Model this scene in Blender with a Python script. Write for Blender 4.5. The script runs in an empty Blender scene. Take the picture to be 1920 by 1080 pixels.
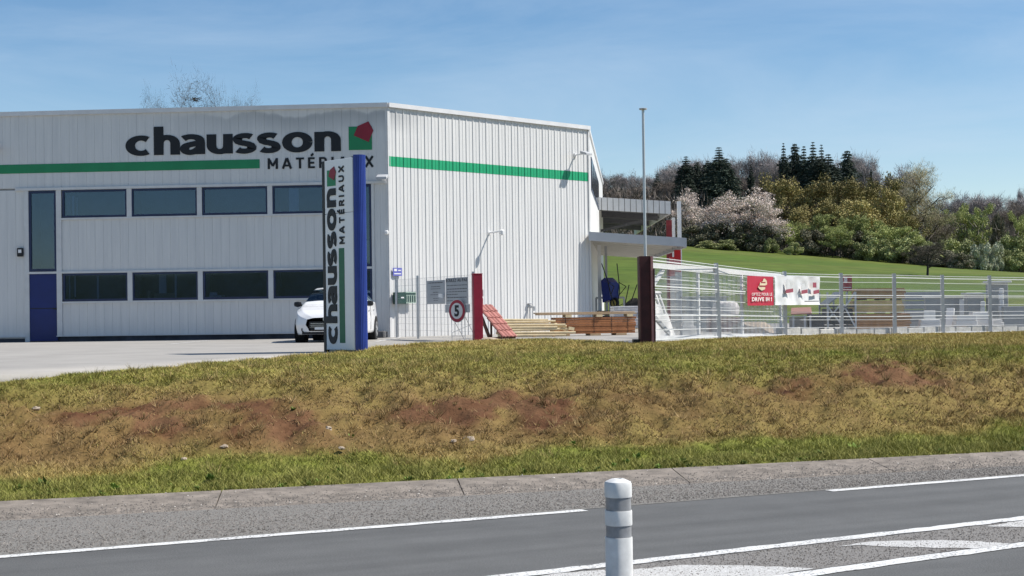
import bpy, bmesh, math, random
import numpy as np
from mathutils import Vector, Matrix
R = math.radians
scene = bpy.context.scene
col = scene.collection

# ------------------------------------------------------------------ camera, sky, sun, exposure
FPX = 2900.0; ROLL = 0.014; PITCH = 36 / 2900.0; EYE = 2.1
def setup_camera():
    cd = bpy.data.cameras.new('camera'); co = bpy.data.objects.new('camera', cd); col.objects.link(co)
    cd.sensor_width = 36; cd.lens = FPX / 1920 * 36; cd.clip_end = 4000; cd.clip_start = .1
    r = Vector((1, 0, 0)); u = Vector((0, -math.sin(PITCH), math.cos(PITCH))); f = Vector((0, math.cos(PITCH), math.sin(PITCH)))
    cx = r * math.cos(ROLL) - u * math.sin(ROLL); cy = r * math.sin(ROLL) + u * math.cos(ROLL)
    m = Matrix((cx, cy, -f)).transposed().to_4x4(); m.translation = (0, 0, EYE)
    co.matrix_world = m; scene.camera = co
setup_camera()
SUN_AZ = 88; SUN_EL = 50
def setup_light():
    w = bpy.data.worlds.new('World'); scene.world = w; w.use_nodes = True
    nt = w.node_tree; nt.nodes.clear(); N = nt.nodes.new; K = nt.links.new
    sky = N('ShaderNodeTexSky'); sky.sky_type = 'NISHITA'; sky.sun_disc = False
    sky.sun_elevation = R(SUN_EL); sky.sun_rotation = R(SUN_AZ); sky.air_density = 1.0; sky.dust_density = 0; sky.ozone_density = 1.6; sky.altitude = 900
    tc = N('ShaderNodeTexCoord')
    # thin cirrus veils over the whole sky, stretched along one wind direction
    mp = N('ShaderNodeMapping'); mp.inputs['Rotation'].default_value = (0.15, 0.25, 0.5); mp.inputs['Scale'].default_value = (2.6, 4.0, 12.0); mp.inputs['Location'].default_value = (1.15, .3, .62)
    nz = N('ShaderNodeTexNoise'); nz.inputs['Scale'].default_value = 1.1; nz.inputs['Detail'].default_value = 7; nz.inputs['Roughness'].default_value = .6; nz.inputs['Distortion'].default_value = .5
    rp = N('ShaderNodeValToRGB'); rp.color_ramp.elements[0].position = .40; rp.color_ramp.elements[0].color = (0, 0, 0, 1); rp.color_ramp.elements[1].position = .8; rp.color_ramp.elements[1].color = (.42, .42, .42, 1)
    mx = N('ShaderNodeMix'); mx.data_type = 'RGBA'; mx.inputs['B'].default_value = (6.0, 7.2, 8.6, 1)
    bg = N('ShaderNodeBackground'); bg.inputs['Strength'].default_value = .08
    out = N('ShaderNodeOutputWorld')
    K(tc.outputs['Generated'], mp.inputs[0]); K(mp.outputs[0], nz.inputs['Vector']); K(nz.outputs['Fac'], rp.inputs[0]); K(rp.outputs[0], mx.inputs['Factor'])
    hs = N('ShaderNodeHueSaturation'); hs.inputs['Saturation'].default_value = 1.2; hs.inputs['Value'].default_value = 1.12; K(sky.outputs[0], hs.inputs['Color']); K(hs.outputs[0], mx.inputs['A']); K(mx.outputs['Result'], bg.inputs[0]); K(bg.outputs[0], out.inputs[0])
    ld = bpy.data.lights.new('sun', 'SUN'); ld.energy = 5.0; ld.angle = R(.5); ld.color = (1, .95, .87)
    lo = bpy.data.objects.new('sun', ld); col.objects.link(lo)
    d = Vector((math.sin(R(SUN_AZ)) * math.cos(R(SUN_EL)), math.cos(R(SUN_AZ)) * math.cos(R(SUN_EL)), math.sin(R(SUN_EL))))
    lo.rotation_euler = d.to_track_quat('Z', 'Y').to_euler(); lo.location = (30, 5, 60)
setup_light()
scene.view_settings.view_transform = 'Standard'; scene.view_settings.look = 'None'; scene.view_settings.gamma = 1; scene.view_settings.exposure = 0.42

# ------------------------------------------------------------------ helpers
rng = np.random.default_rng(7); random.seed(7)
def ray(px, py):
    xc = (px - 960) / FPX; yc = (540 - py) / FPX
    a = xc * math.cos(ROLL) + yc * math.sin(ROLL); b = -xc * math.sin(ROLL) + yc * math.cos(ROLL)
    return Vector((a, math.cos(PITCH) - b * math.sin(PITCH), math.sin(PITCH) + b * math.cos(PITCH)))
CAM = Vector((0, 0, EYE))
def P(px, py, Y):                      # survey helper: sight line meets the vertical plane at distance Y
    r = ray(px, py); return CAM + r * (Y / r.y)
def G(px, py, z):                      # sight line meets the level z
    r = ray(px, py); return CAM + r * ((z - EYE) / r.z)

def tag(o, label=None, cat=None, group=None, kind=None):
    if label: o['label'] = label
    if cat: o['category'] = cat
    if group: o['group'] = group
    if kind: o['kind'] = kind
    return o
def empty(name, loc=(0, 0, 0), rz=0, label=None, cat=None, group=None):
    o = bpy.data.objects.new(name, None); col.objects.link(o); o.location = loc; o.rotation_euler = (0, 0, rz); o.empty_display_size = .2
    return tag(o, label, cat, group)
def link(name, me, mat=None, parent=None, loc=None, rot=None, mw=None):
    o = bpy.data.objects.new(name, me); col.objects.link(o)
    if mat is not None and not me.materials: me.materials.append(mat)
    if parent: o.parent = parent
    if loc is not None: o.location = loc
    if rot is not None: o.rotation_euler = rot
    if mw is not None: o.matrix_local = mw
    return o
def copy_tree(o, parent=None):
    c = o.copy(); col.objects.link(c); c.parent = parent
    for ch in o.children: copy_tree(ch, c)
    return c

class MB:
    def __init__(s): s.v = []; s.f = []
    def add(s, vs, fs):
        n = len(s.v); s.v += [tuple(v) for v in vs]; s.f += [tuple(i + n for i in f) for f in fs]; return s
    def box(s, x0, x1, y0, y1, z0, z1):
        return s.add([(x0, y0, z0), (x1, y0, z0), (x1, y1, z0), (x0, y1, z0), (x0, y0, z1), (x1, y0, z1), (x1, y1, z1), (x0, y1, z1)],
                     [(0, 3, 2, 1), (4, 5, 6, 7), (0, 1, 5, 4), (1, 2, 6, 5), (2, 3, 7, 6), (3, 0, 4, 7)])
    def bar(s, p0, p1, w, h=None, up=(0, 0, 1)):      # box beam between two points
        h = h or w; p0 = Vector(p0); p1 = Vector(p1); d = (p1 - p0).normalized(); up = Vector(up)
        if abs(d.dot(up)) > .98: up = Vector((1, 0, 0))
        a = d.cross(up).normalized(); b = a.cross(d)
        q = [a * (w / 2) * i + b * (h / 2) * j for i, j in ((-1, -1), (1, -1), (1, 1), (-1, 1))]
        return s.add([p0 + k for k in q] + [p1 + k for k in q], [(0, 3, 2, 1), (4, 5, 6, 7), (0, 1, 5, 4), (1, 2, 6, 5), (2, 3, 7, 6), (3, 0, 4, 7)])
    def tube(s, p0, p1, r0, r1=None, n=8, cap=True):
        r1 = r0 if r1 is None else r1; p0 = Vector(p0); p1 = Vector(p1); d = (p1 - p0).normalized()
        up = Vector((0, 0, 1)) if abs(d.z) < .95 else Vector((1, 0, 0)); a = d.cross(up).normalized(); b = a.cross(d)
        c = [(a * math.cos(t) + b * math.sin(t)) for t in [2 * math.pi * i / n for i in range(n)]]
        vs = [p0 + k * r0 for k in c] + [p1 + k * r1 for k in c]
        fs = [(i, i + n, (i + 1) % n + n, (i + 1) % n) for i in range(n)]
        if cap: fs += [tuple(range(n)), tuple(range(2 * n - 1, n - 1, -1))]
        return s.add(vs, fs)
    def lathe(s, prof, n=24, sq=2.0, c=(0, 0)):
        vs = []; 
        for r, z in prof:
            for i in range(n):
                t = 2 * math.pi * i / n; ct, st = math.cos(t), math.sin(t); k = (abs(ct) ** sq + abs(st) ** sq) ** (-1 / sq)
                vs.append((c[0] + r * k * ct, c[1] + r * k * st, z))
        m = len(prof); fs = [(j * n + i, j * n + (i + 1) % n, (j + 1) * n + (i + 1) % n, (j + 1) * n + i) for j in range(m - 1) for i in range(n)]
        fs += [tuple(range(n - 1, -1, -1)), tuple(range((m - 1) * n, m * n))]
        return s.add(vs, fs)
    def prism(s, poly, y0, y1):           # polygon in x,z (ccw seen from -y), from y0 to y1
        n = len(poly); vs = [(x, y0, z) for x, z in poly] + [(x, y1, z) for x, z in poly]
        return s.add(vs, [tuple(range(n)), tuple(range(2 * n - 1, n - 1, -1))] + [(i, i + n, (i + 1) % n + n, (i + 1) % n) for i in range(n)])
    def slab(s, poly, z0, z1):            # polygon in x,y (ccw from above)
        n = len(poly); vs = [(x, y, z1) for x, y in poly] + [(x, y, z0) for x, y in poly]
        return s.add(vs, [tuple(range(n)), tuple(range(2 * n - 1, n - 1, -1))] + [(i + n, (i + 1) % n + n, (i + 1) % n, i) for i in range(n)])
    def mesh(s, name, bevel=0, smooth=False):
        me = bpy.data.meshes.new(name); me.from_pydata(s.v, [], s.f); me.update()
        bm = bmesh.new(); bm.from_mesh(me); bmesh.ops.recalc_face_normals(bm, faces=bm.faces)
        if bevel: bmesh.ops.bevel(bm, geom=[e for e in bm.edges if e.calc_face_angle(0) > .5], offset=bevel, segments=1, affect='EDGES')
        bm.to_mesh(me); bm.free()
        if smooth:
            for p in me.polygons: p.use_smooth = True
            me.set_sharp_from_angle(angle=R(35))
        return me
    def build(s, name, mat, parent=None, bevel=0, smooth=False, **k): return link(name, s.mesh(name, bevel, smooth), mat, parent, **k)

def fast_mesh(name, verts, nper, colors=None):        # numpy soup of separate n-gons (nper corners each)
    me = bpy.data.meshes.new(name); nv = len(verts); nf = nv // nper
    me.vertices.add(nv); me.vertices.foreach_set('co', verts.astype(np.float32).ravel())
    me.loops.add(nv); me.loops.foreach_set('vertex_index', np.arange(nv, dtype=np.int32))
    me.polygons.add(nf); me.polygons.foreach_set('loop_start', np.arange(nf, dtype=np.int32) * nper)
    me.update(calc_edges=True)
    if colors is not None:
        at = me.color_attributes.new('Col', 'FLOAT_COLOR', 'POINT'); at.data.foreach_set('color', np.c_[colors, np.ones(nv)].astype(np.float32).ravel())
    return me
def grid_mesh(name, X, Y, Z, colors=None, smooth=True):
    ny, nx = X.shape; me = bpy.data.meshes.new(name); v = np.stack([X, Y, Z], -1).reshape(-1, 3)
    i = np.arange(ny * nx).reshape(ny, nx); q = np.stack([i[:-1, :-1], i[:-1, 1:], i[1:, 1:], i[1:, :-1]], -1).reshape(-1, 4)
    me.vertices.add(len(v)); me.vertices.foreach_set('co', v.astype(np.float32).ravel())
    me.loops.add(q.size); me.loops.foreach_set('vertex_index', q.astype(np.int32).ravel())
    me.polygons.add(len(q)); me.polygons.foreach_set('loop_start', np.arange(len(q), dtype=np.int32) * 4)
    me.update(calc_edges=True)
    if smooth: me.polygons.foreach_set('use_smooth', np.ones(len(q), dtype=bool))
    if colors is not None:
        at = me.color_attributes.new('Col', 'FLOAT_COLOR', 'POINT'); at.data.foreach_set('color', np.c_[colors.reshape(-1, 3), np.ones(len(v))].astype(np.float32).ravel())
    return me

def vnoise(x, y, s, seed=0):                            # smooth value noise, 0..1
    x = np.asarray(x, float) / s + 1000.3; y = np.asarray(y, float) / s + 1000.7
    xi = np.floor(x).astype(np.int64); yi = np.floor(y).astype(np.int64); fx = x - xi; fy = y - yi
    fx = fx * fx * (3 - 2 * fx); fy = fy * fy * (3 - 2 * fy)
    def h(a, b):
        n = (a * 374761393 + b * 668265263 + seed * 974711) & 0xffffffff
        n = ((n ^ (n >> 13)) * 1274126177) & 0xffffffff
        return ((n ^ (n >> 16)) & 0xffff) / 65535.0
    return (h(xi, yi) * (1 - fx) + h(xi + 1, yi) * fx) * (1 - fy) + (h(xi, yi + 1) * (1 - fx) + h(xi + 1, yi + 1) * fx) * fy
def fbm(x, y, s, o=4, seed=0):
    t = 0; a = 1; w = 0
    for k in range(o): t = t + a * vnoise(x, y, s / 2 ** k, seed + k); w += a; a *= .55
    return t / w

ORD = ['first', 'second', 'third', 'fourth', 'fifth', 'sixth', 'seventh', 'eighth', 'ninth', 'tenth', 'eleventh', 'twelfth', 'thirteenth', 'fourteenth', 'fifteenth', 'sixteenth', 'seventeenth', 'eighteenth', 'nineteenth', 'twentieth', 'twenty-first', 'twenty-second', 'twenty-third', 'twenty-fourth', 'twenty-fifth', 'twenty-sixth']
MATS = {}
def M(name, c, rough=.7, var=.12, scale=6, metal=0, bump=0, bscale=None, coords='Object', c2=None, attr=None, spec=.4, rnd=0, coat=0):
    if name in MATS: return MATS[name]
    m = bpy.data.materials.new(name); m.use_nodes = True; nt = m.node_tree; N = nt.nodes.new; K = nt.links.new
    b = nt.nodes['Principled BSDF']; b.inputs['Roughness'].default_value = rough; b.inputs['Metallic'].default_value = metal
    b.inputs['Specular IOR Level'].default_value = spec; b.inputs['Coat Weight'].default_value = coat
    if coords == 'World':
        g = N('ShaderNodeNewGeometry'); src = g.outputs['Position']
    else:
        g = N('ShaderNodeTexCoord'); src = g.outputs['Object']
    nz = N('ShaderNodeTexNoise'); nz.inputs['Scale'].default_value = scale; nz.inputs['Detail'].default_value = 6; nz.inputs['Roughness'].default_value = .62
    K(src, nz.inputs['Vector'])
    mx = N('ShaderNodeMix'); mx.data_type = 'RGBA'
    c = tuple(c)
    lo = tuple(max(0, k * (1 - var)) for k in c); hi = tuple(min(1, k * (1 + var)) for k in c)
    if c2 is not None: lo = c; hi = tuple(c2)
    mx.inputs['A'].default_value = (*lo, 1); mx.inputs['B'].default_value = (*hi, 1)
    rp = N('ShaderNodeMapRange'); rp.inputs['From Min'].default_value = .3; rp.inputs['From Max'].default_value = .7
    K(nz.outputs['Fac'], rp.inputs['Value']); K(rp.outputs['Result'], mx.inputs['Factor'])
    fin = mx.outputs['Result']
    if attr:
        at = N('ShaderNodeVertexColor'); at.layer_name = attr
        mm = N('ShaderNodeMix'); mm.data_type = 'RGBA'; mm.blend_type = 'MULTIPLY'; mm.inputs['Factor'].default_value = 1
        K(at.outputs['Color'], mm.inputs['A']); K(fin, mm.inputs['B']); fin = mm.outputs['Result']
    if rnd:
        oi = N('ShaderNodeObjectInfo'); hs = N('ShaderNodeHueSaturation')
        r1 = N('ShaderNodeMapRange'); r1.inputs['To Min'].default_value = 1 - rnd; r1.inputs['To Max'].default_value = 1 + rnd
        K(oi.outputs['Random'], r1.inputs['Value']); K(r1.outputs['Result'], hs.inputs['Value']); K(fin, hs.inputs['Color']); fin = hs.outputs['Color']
    K(fin, b.inputs['Base Color'])
    if bump:
        n2 = N('ShaderNodeTexNoise'); n2.inputs['Scale'].default_value = bscale or scale * 6; n2.inputs['Detail'].default_value = 5
        K(src, n2.inputs['Vector']); bp = N('ShaderNodeBump'); bp.inputs['Strength'].default_value = bump; bp.inputs['Distance'].default_value = .02
        K(n2.outputs['Fac'], bp.inputs['Height']); K(bp.outputs['Normal'], b.inputs['Normal'])
    MATS[name] = m; return m

WHITE = lambda: M('white_paint', (.72, .72, .72), .5, .06, 2)
GREYP = lambda: M('grey_paint', (.42, .43, .45), .5, .1, 3)
NAVY = lambda: M('navy_frame', (.014, .026, .075), .4, .2, 3)
BLACK = lambda: M('black_plastic', (.012, .012, .014), .5, .2, 5)
GALV = lambda: M('galvanised_steel', (.5, .51, .52), .42, .12, 8, .55)
GREEN = lambda: M('green_paint', (.012, .21, .085), .5, .12, 1.5)
REDP = lambda: M('red_paint', (.36, .012, .03), .5, .2, 4)
DARKT = lambda: M('dark_letter', (.006, .008, .012), .55, .2, 4)

def cladding_mat():
    # off-white coated steel with faint streaks, and a damp grey tide mark under the roof edge of the shaded side
    m = bpy.data.materials.new('white_cladding'); m.use_nodes = True; nt = m.node_tree; N = nt.nodes.new; K = nt.links.new
    b = nt.nodes['Principled BSDF']; b.inputs['Roughness'].default_value = .5
    g = N('ShaderNodeNewGeometry'); mp = N('ShaderNodeMapping'); mp.inputs['Scale'].default_value = (5, 5, .35); K(g.outputs['Position'], mp.inputs[0])
    n1 = N('ShaderNodeTexNoise'); n1.inputs['Scale'].default_value = 1.6; n1.inputs['Detail'].default_value = 5; K(mp.outputs[0], n1.inputs['Vector'])
    mr = N('ShaderNodeMapRange'); mr.inputs['From Min'].default_value = .3; mr.inputs['From Max'].default_value = .75; mr.inputs['To Min'].default_value = 0; mr.inputs['To Max'].default_value = 1; K(n1.outputs['Fac'], mr.inputs['Value'])
    mx = N('ShaderNodeMix'); mx.data_type = 'RGBA'; mx.inputs['A'].default_value = (.635, .63, .62, 1); mx.inputs['B'].default_value = (.56, .56, .56, 1); K(mr.outputs['Result'], mx.inputs['Factor'])
    # tide mark: z + wobble between two heights
    sx = N('ShaderNodeSeparateXYZ'); K(g.outputs['Position'], sx.inputs[0])
    n2 = N('ShaderNodeTexNoise'); n2.noise_dimensions = '1D'; n2.inputs['Scale'].default_value = .55; n2.inputs['Detail'].default_value = 4; K(sx.outputs['X'], n2.inputs['W'])
    ma = N('ShaderNodeMath'); ma.operation = 'MULTIPLY_ADD'; ma.inputs[1].default_value = .9; K(n2.outputs['Fac'], ma.inputs[0]); K(sx.outputs['Z'], ma.inputs[2])
    r = N('ShaderNodeValToRGB'); e = r.color_ramp.elements; e[0].position = 0; e[0].color = (0, 0, 0, 1); e[1].position = 1; e[1].color = (0, 0, 0, 1)
    for p, c in ((.3, 0), (.62, 1), (.66, .9), (.70, 0)):
        k = e.new(p); k.color = (c, c, c, 1)
    m2 = N('ShaderNodeMapRange'); m2.inputs['From Min'].default_value = 7.3; m2.inputs['From Max'].default_value = 9.0; K(ma.outputs[0], m2.inputs['Value']); K(m2.outputs['Result'], r.inputs[0])
    xs = N('ShaderNodeMapRange'); xs.inputs['From Min'].default_value = -11; xs.inputs['From Max'].default_value = -7; K(sx.outputs['X'], xs.inputs['Value'])
    ml = N('ShaderNodeMath'); ml.operation = 'MULTIPLY'; K(r.outputs[0], ml.inputs[0]); K(xs.outputs['Result'], ml.inputs[1])
    xe = N('ShaderNodeMapRange'); xe.inputs['From Min'].default_value = -2.4; xe.inputs['From Max'].default_value = -3.4; K(sx.outputs['X'], xe.inputs['Value'])
    mk = N('ShaderNodeMath'); mk.operation = 'MULTIPLY'; K(ml.outputs[0], mk.inputs[0]); K(xe.outputs['Result'], mk.inputs[1])
    m3 = N('ShaderNodeMix'); m3.data_type = 'RGBA'; m3.inputs['B'].default_value = (.41, .415, .42, 1); K(mk.outputs[0], m3.inputs['Factor']); K(mx.outputs['Result'], m3.inputs['A'])
    K(m3.outputs['Result'], b.inputs['Base Color'])
    return m
CLAD = cladding_mat()

def glass_mat(name, tint, refl=.9, base=.55):
    m = bpy.data.materials.new(name); m.use_nodes = True; nt = m.node_tree; nt.nodes.clear(); N = nt.nodes.new; K = nt.links.new
    out = N('ShaderNodeOutputMaterial'); mix = N('ShaderNodeMixShader'); tr = N('ShaderNodeBsdfTransparent'); gl = N('ShaderNodeBsdfGlossy'); fr = N('ShaderNodeFresnel')
    tr.inputs[0].default_value = (*tint, 1); gl.inputs['Roughness'].default_value = .03; gl.inputs['Color'].default_value = (.68, .86, 1, 1); fr.inputs['IOR'].default_value = 1.8
    K(fr.outputs[0], mix.inputs[0]); K(tr.outputs[0], mix.inputs[1]); K(gl.outputs[0], mix.inputs[2]); K(mix.outputs[0], out.inputs[0])
    return m
GLASS = glass_mat('window_glass', (.55, .64, .78))
CARGLASS = glass_mat('car_glass', (.12, .14, .15))

def text_mesh(txt, size=1, bold=0, extrude=.01, spacing=1.0, align='CENTER'):
    cu = bpy.data.curves.new('text', 'FONT'); cu.body = txt; cu.size = size; cu.offset = bold; cu.extrude = extrude; cu.space_character = spacing; cu.align_x = align; cu.resolution_u = 3
    o = bpy.data.objects.new('text_tmp', cu); col.objects.link(o)
    dg = bpy.context.evaluated_depsgraph_get(); me = bpy.data.meshes.new_from_object(o.evaluated_get(dg)); me.materials.clear()
    bpy.data.objects.remove(o); bpy.data.curves.remove(cu); me.name = 'lettering'
    return me
def fit(me, w=None, h=None):                           # scale a flat mesh (x right, y up) to a width and height, origin at its lower left
    v = np.empty(len(me.vertices) * 3, np.float32); me.vertices.foreach_get('co', v); v = v.reshape(-1, 3)
    a, b = v.min(0), v.max(0); v[:, :2] -= a[:2]
    if w: v[:, 0] *= w / (b[0] - a[0])
    if h: v[:, 1] *= h / (b[1] - a[1])
    me.vertices.foreach_set('co', v.ravel()); me.update(); return me
def frame(o, right, up=(0, 0, 1)):                     # x right, y into the wall, z up
    x = Vector(right).normalized(); z = Vector(up).normalized(); y = z.cross(x)
    m = Matrix((x, y, z)).transposed().to_4x4(); m.translation = Vector(o); return m
def on_wall(fr, x, z, out, roll=0):                    # flat lettering (x right, y up, z out) placed in a wall frame
    m = Matrix(((1, 0, 0, x), (0, 0, -1, -out), (0, 1, 0, z), (0, 0, 0, 1)))
    return fr @ m @ Matrix.Rotation(roll, 4, 'Z')

# heavy wide lower-case letters drawn with a broad pen (thick uprights, thinner horizontals)
def pen(paths, wx=.195, wy=.13, depth=.03):
    mb = MB()
    for k, pth in enumerate(paths):
        cap = 'flat'; pts = [Vector((p[0], p[1])) for p in pth]; L = []; Rr = []
        for i, p in enumerate(pts):
            t = (pts[min(i + 1, len(pts) - 1)] - pts[max(i - 1, 0)]).normalized(); n = Vector((-t.y, t.x))
            hw = math.hypot(wx * n.x, wy * n.y); L.append(p + n * hw); Rr.append(p - n * hw)
        d = depth + k * .0015; n = len(pts); vs = []
        for a in (L, Rr): vs += [(q.x, q.y, d) for q in a]
        for a in (L, Rr): vs += [(q.x, q.y, 0) for q in a]
        fs = []
        for i in range(n - 1):
            fs += [(i, i + n, i + n + 1, i + 1), (i, i + 1, i + 1 + 2 * n, i + 2 * n), (i + n, i + 3 * n, i + 3 * n + 1, i + n + 1)]
        fs += [(0, 2 * n, 3 * n, n), (n - 1, 2 * n - 1, 4 * n - 1, 3 * n - 1)]
        mb.add(vs, fs)
    return mb
def arc(cx, cy, rx, ry, a0, a1, n=22): return [(cx + rx * math.cos(R(a0 + (a1 - a0) * i / n)), cy + ry * math.sin(R(a0 + (a1 - a0) * i / n))) for i in range(n + 1)]
def glyphs():
    wx, wy = .19, .125; g = {}
    X0 = wx; 
    g['o'] = (1.22, [arc(.61, .5, .61 - wx, .5 - wy + .02, 0, 360, 40) ])
    g['c'] = (1.08, [arc(.63, .5, .63 - wx, .5 - wy + .02, 52, 308, 34) ])
    ar = [(wx, .35)] + arc(wx + .335, .56, .335, .335, 168, 0, 18) + [(wx + .67, .0)]
    g['n'] = (1.0, [[(wx, 0), (wx, 1.0)], ar])
    g['h'] = (1.0, [[(wx, 0), (wx, 1.46)], ar])
    g['u'] = (1.0, [[(wx + .67, 0), (wx + .67, 1.0)], [(wx, 1.0)] + arc(wx + .335, .44, .335, .335, 180, 348, 18) + [(wx + .67, .65)]])
    g['s'] = (.9, [arc(.47, .715, .31, .185, 38, 180, 14) + [(.2, .61), (.3, .54), (.45, .505), (.6, .46), (.7, .39)] + arc(.43, .285, .31, .185, 0, -148, 14)])
    g['a'] = (.98, [arc(.42, .70, .36, .205, 148, 0, 16) + [(.80, .55), (.80, 0)], [(.80, .58), (.6, .55), (.4, .5)] + arc(.40, .29, .235, .195, 110, 270, 14) + [(.55, .13), (.72, .26), (.80, .34)]])
    return g
GL = glyphs()
def write_chausson(parent, fr, x0, z0, width, xh, out, roll=0):
    word = 'chausson'; gap = .1; tot = sum(GL[c][0] for c in word) + gap * (len(word) - 1); sx = width / tot; x = 0; cache = {}
    for c in word:
        if c not in cache:
            mb = pen(GL[c][1]); mb.v = [(a * sx, b * xh, d) for a, b, d in mb.v]; cache[c] = mb.mesh('letter')
        m = on_wall(fr, 0, 0, out); base = fr @ Matrix(((1, 0, 0, x0), (0, 0, -1, -out), (0, 1, 0, z0), (0, 0, 0, 1))) @ Matrix.Rotation(roll, 4, 'Z') @ Matrix.Translation((x, 0, 0))
        o = link('letter', cache[c], DARKT(), parent); o.matrix_local = Matrix.Translation(-parent.location) @ base
        x += (GL[c][0] + gap) * sx
def place(o, parent, m): o.parent = parent; o.matrix_local = parent.matrix_basis.inverted() @ m; return o

# ------------------------------------------------------------------ ground levels
def gut_low(x):
    x = np.asarray(x, float); return np.where(x < -6, 15.49 + .485 * (x + 6), np.where(x > 7, 19.78 + .485 * (x - 7), 15.74 + .33 * (x + 5.24)))
def gut_top(x):
    x = np.asarray(x, float); return np.where(x < -6, 16.58 + .485 * (x + 6), np.where(x > 7, 20.80 + .485 * (x - 7), 16.72 + .325 * (x + 5.56)))
def far_line(x): return 13.4 + .4853 * (np.asarray(x, float) + 4.46)
YE = np.array([(-60, -5.5), (-9.0, 19.6), (-7.16, 21.6), (-6.37, 22.76), (-5.54, 24.29), (-4.59, 27.3), (-3.71, 29.72), (-3.11, 33.6), (-2.11, 37.6), (-1.04, 39.5), (.54, 40.3), (1.81, 37.8), (2.84, 34.3), (5.1, 38.5), (7.5, 42.6), (9.5, 44.6), (11.4, 45.9), (13.3, 47.6), (15.2, 49.1), (70, 91)])
def yard_front(x): return np.interp(np.asarray(x, float), YE[:, 0], YE[:, 1])
def zp(x): return 1.24 - .016 * np.clip(np.asarray(x, float) - 4, 0, 14)
def bank_z(x, y):
    d = (np.asarray(y, float) - gut_top(x)); p = np.interp(d, [0, 1.4, 2.1, 3.3, 4.6, 6.2, 9], [.07, .15, .30, .74, 1.06, 1.2, 1.24])
    wob = (fbm(x, y, 3.2, 3, 5) - .5) * .16 * np.clip(d / 2, 0, 1) * np.clip((8.5 - d) / 4, .12, 1)
    return np.minimum(p, zp(x) - .005) + wob * np.clip(yard_front(x) - y, 0, 1.5) / 1.5
def field_z(x, y):
    x = np.asarray(x, float); y = np.asarray(y, float)
    g = np.clip(.076 - .00077 * (x - 20), .02, .082)
    up = np.clip(y - 84, 0, 116) * g + np.clip(y - 200, 0, 130) * np.clip(.062 - .0004 * np.clip(x - 20, 0, 90), .02, .07) + np.clip(y - 330, 0, 400) * .01
    t = np.clip((y - 60) / 20, 0, 1)
    z = (zp(x) - .35) * (1 - t) + (zp(x) + .05) * t + up + (fbm(x, y, 60, 3, 9) - .5) * 2.2 * np.clip((y - 95) / 60, 0, 1)
    r = gut_top(x) - y
    z = np.where(y < yard_front(x) + 2, -.35, z)
    # the country behind the viewer: level meadow, then a low hill
    z = np.where(y < -25, -.35 + np.clip(-25 - y, 0, 30) * .01 + np.clip(-60 - y, 0, 240) * (.04 + .03 * fbm(x, y * 0, 130, 3, 3)), z)
    return z

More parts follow.
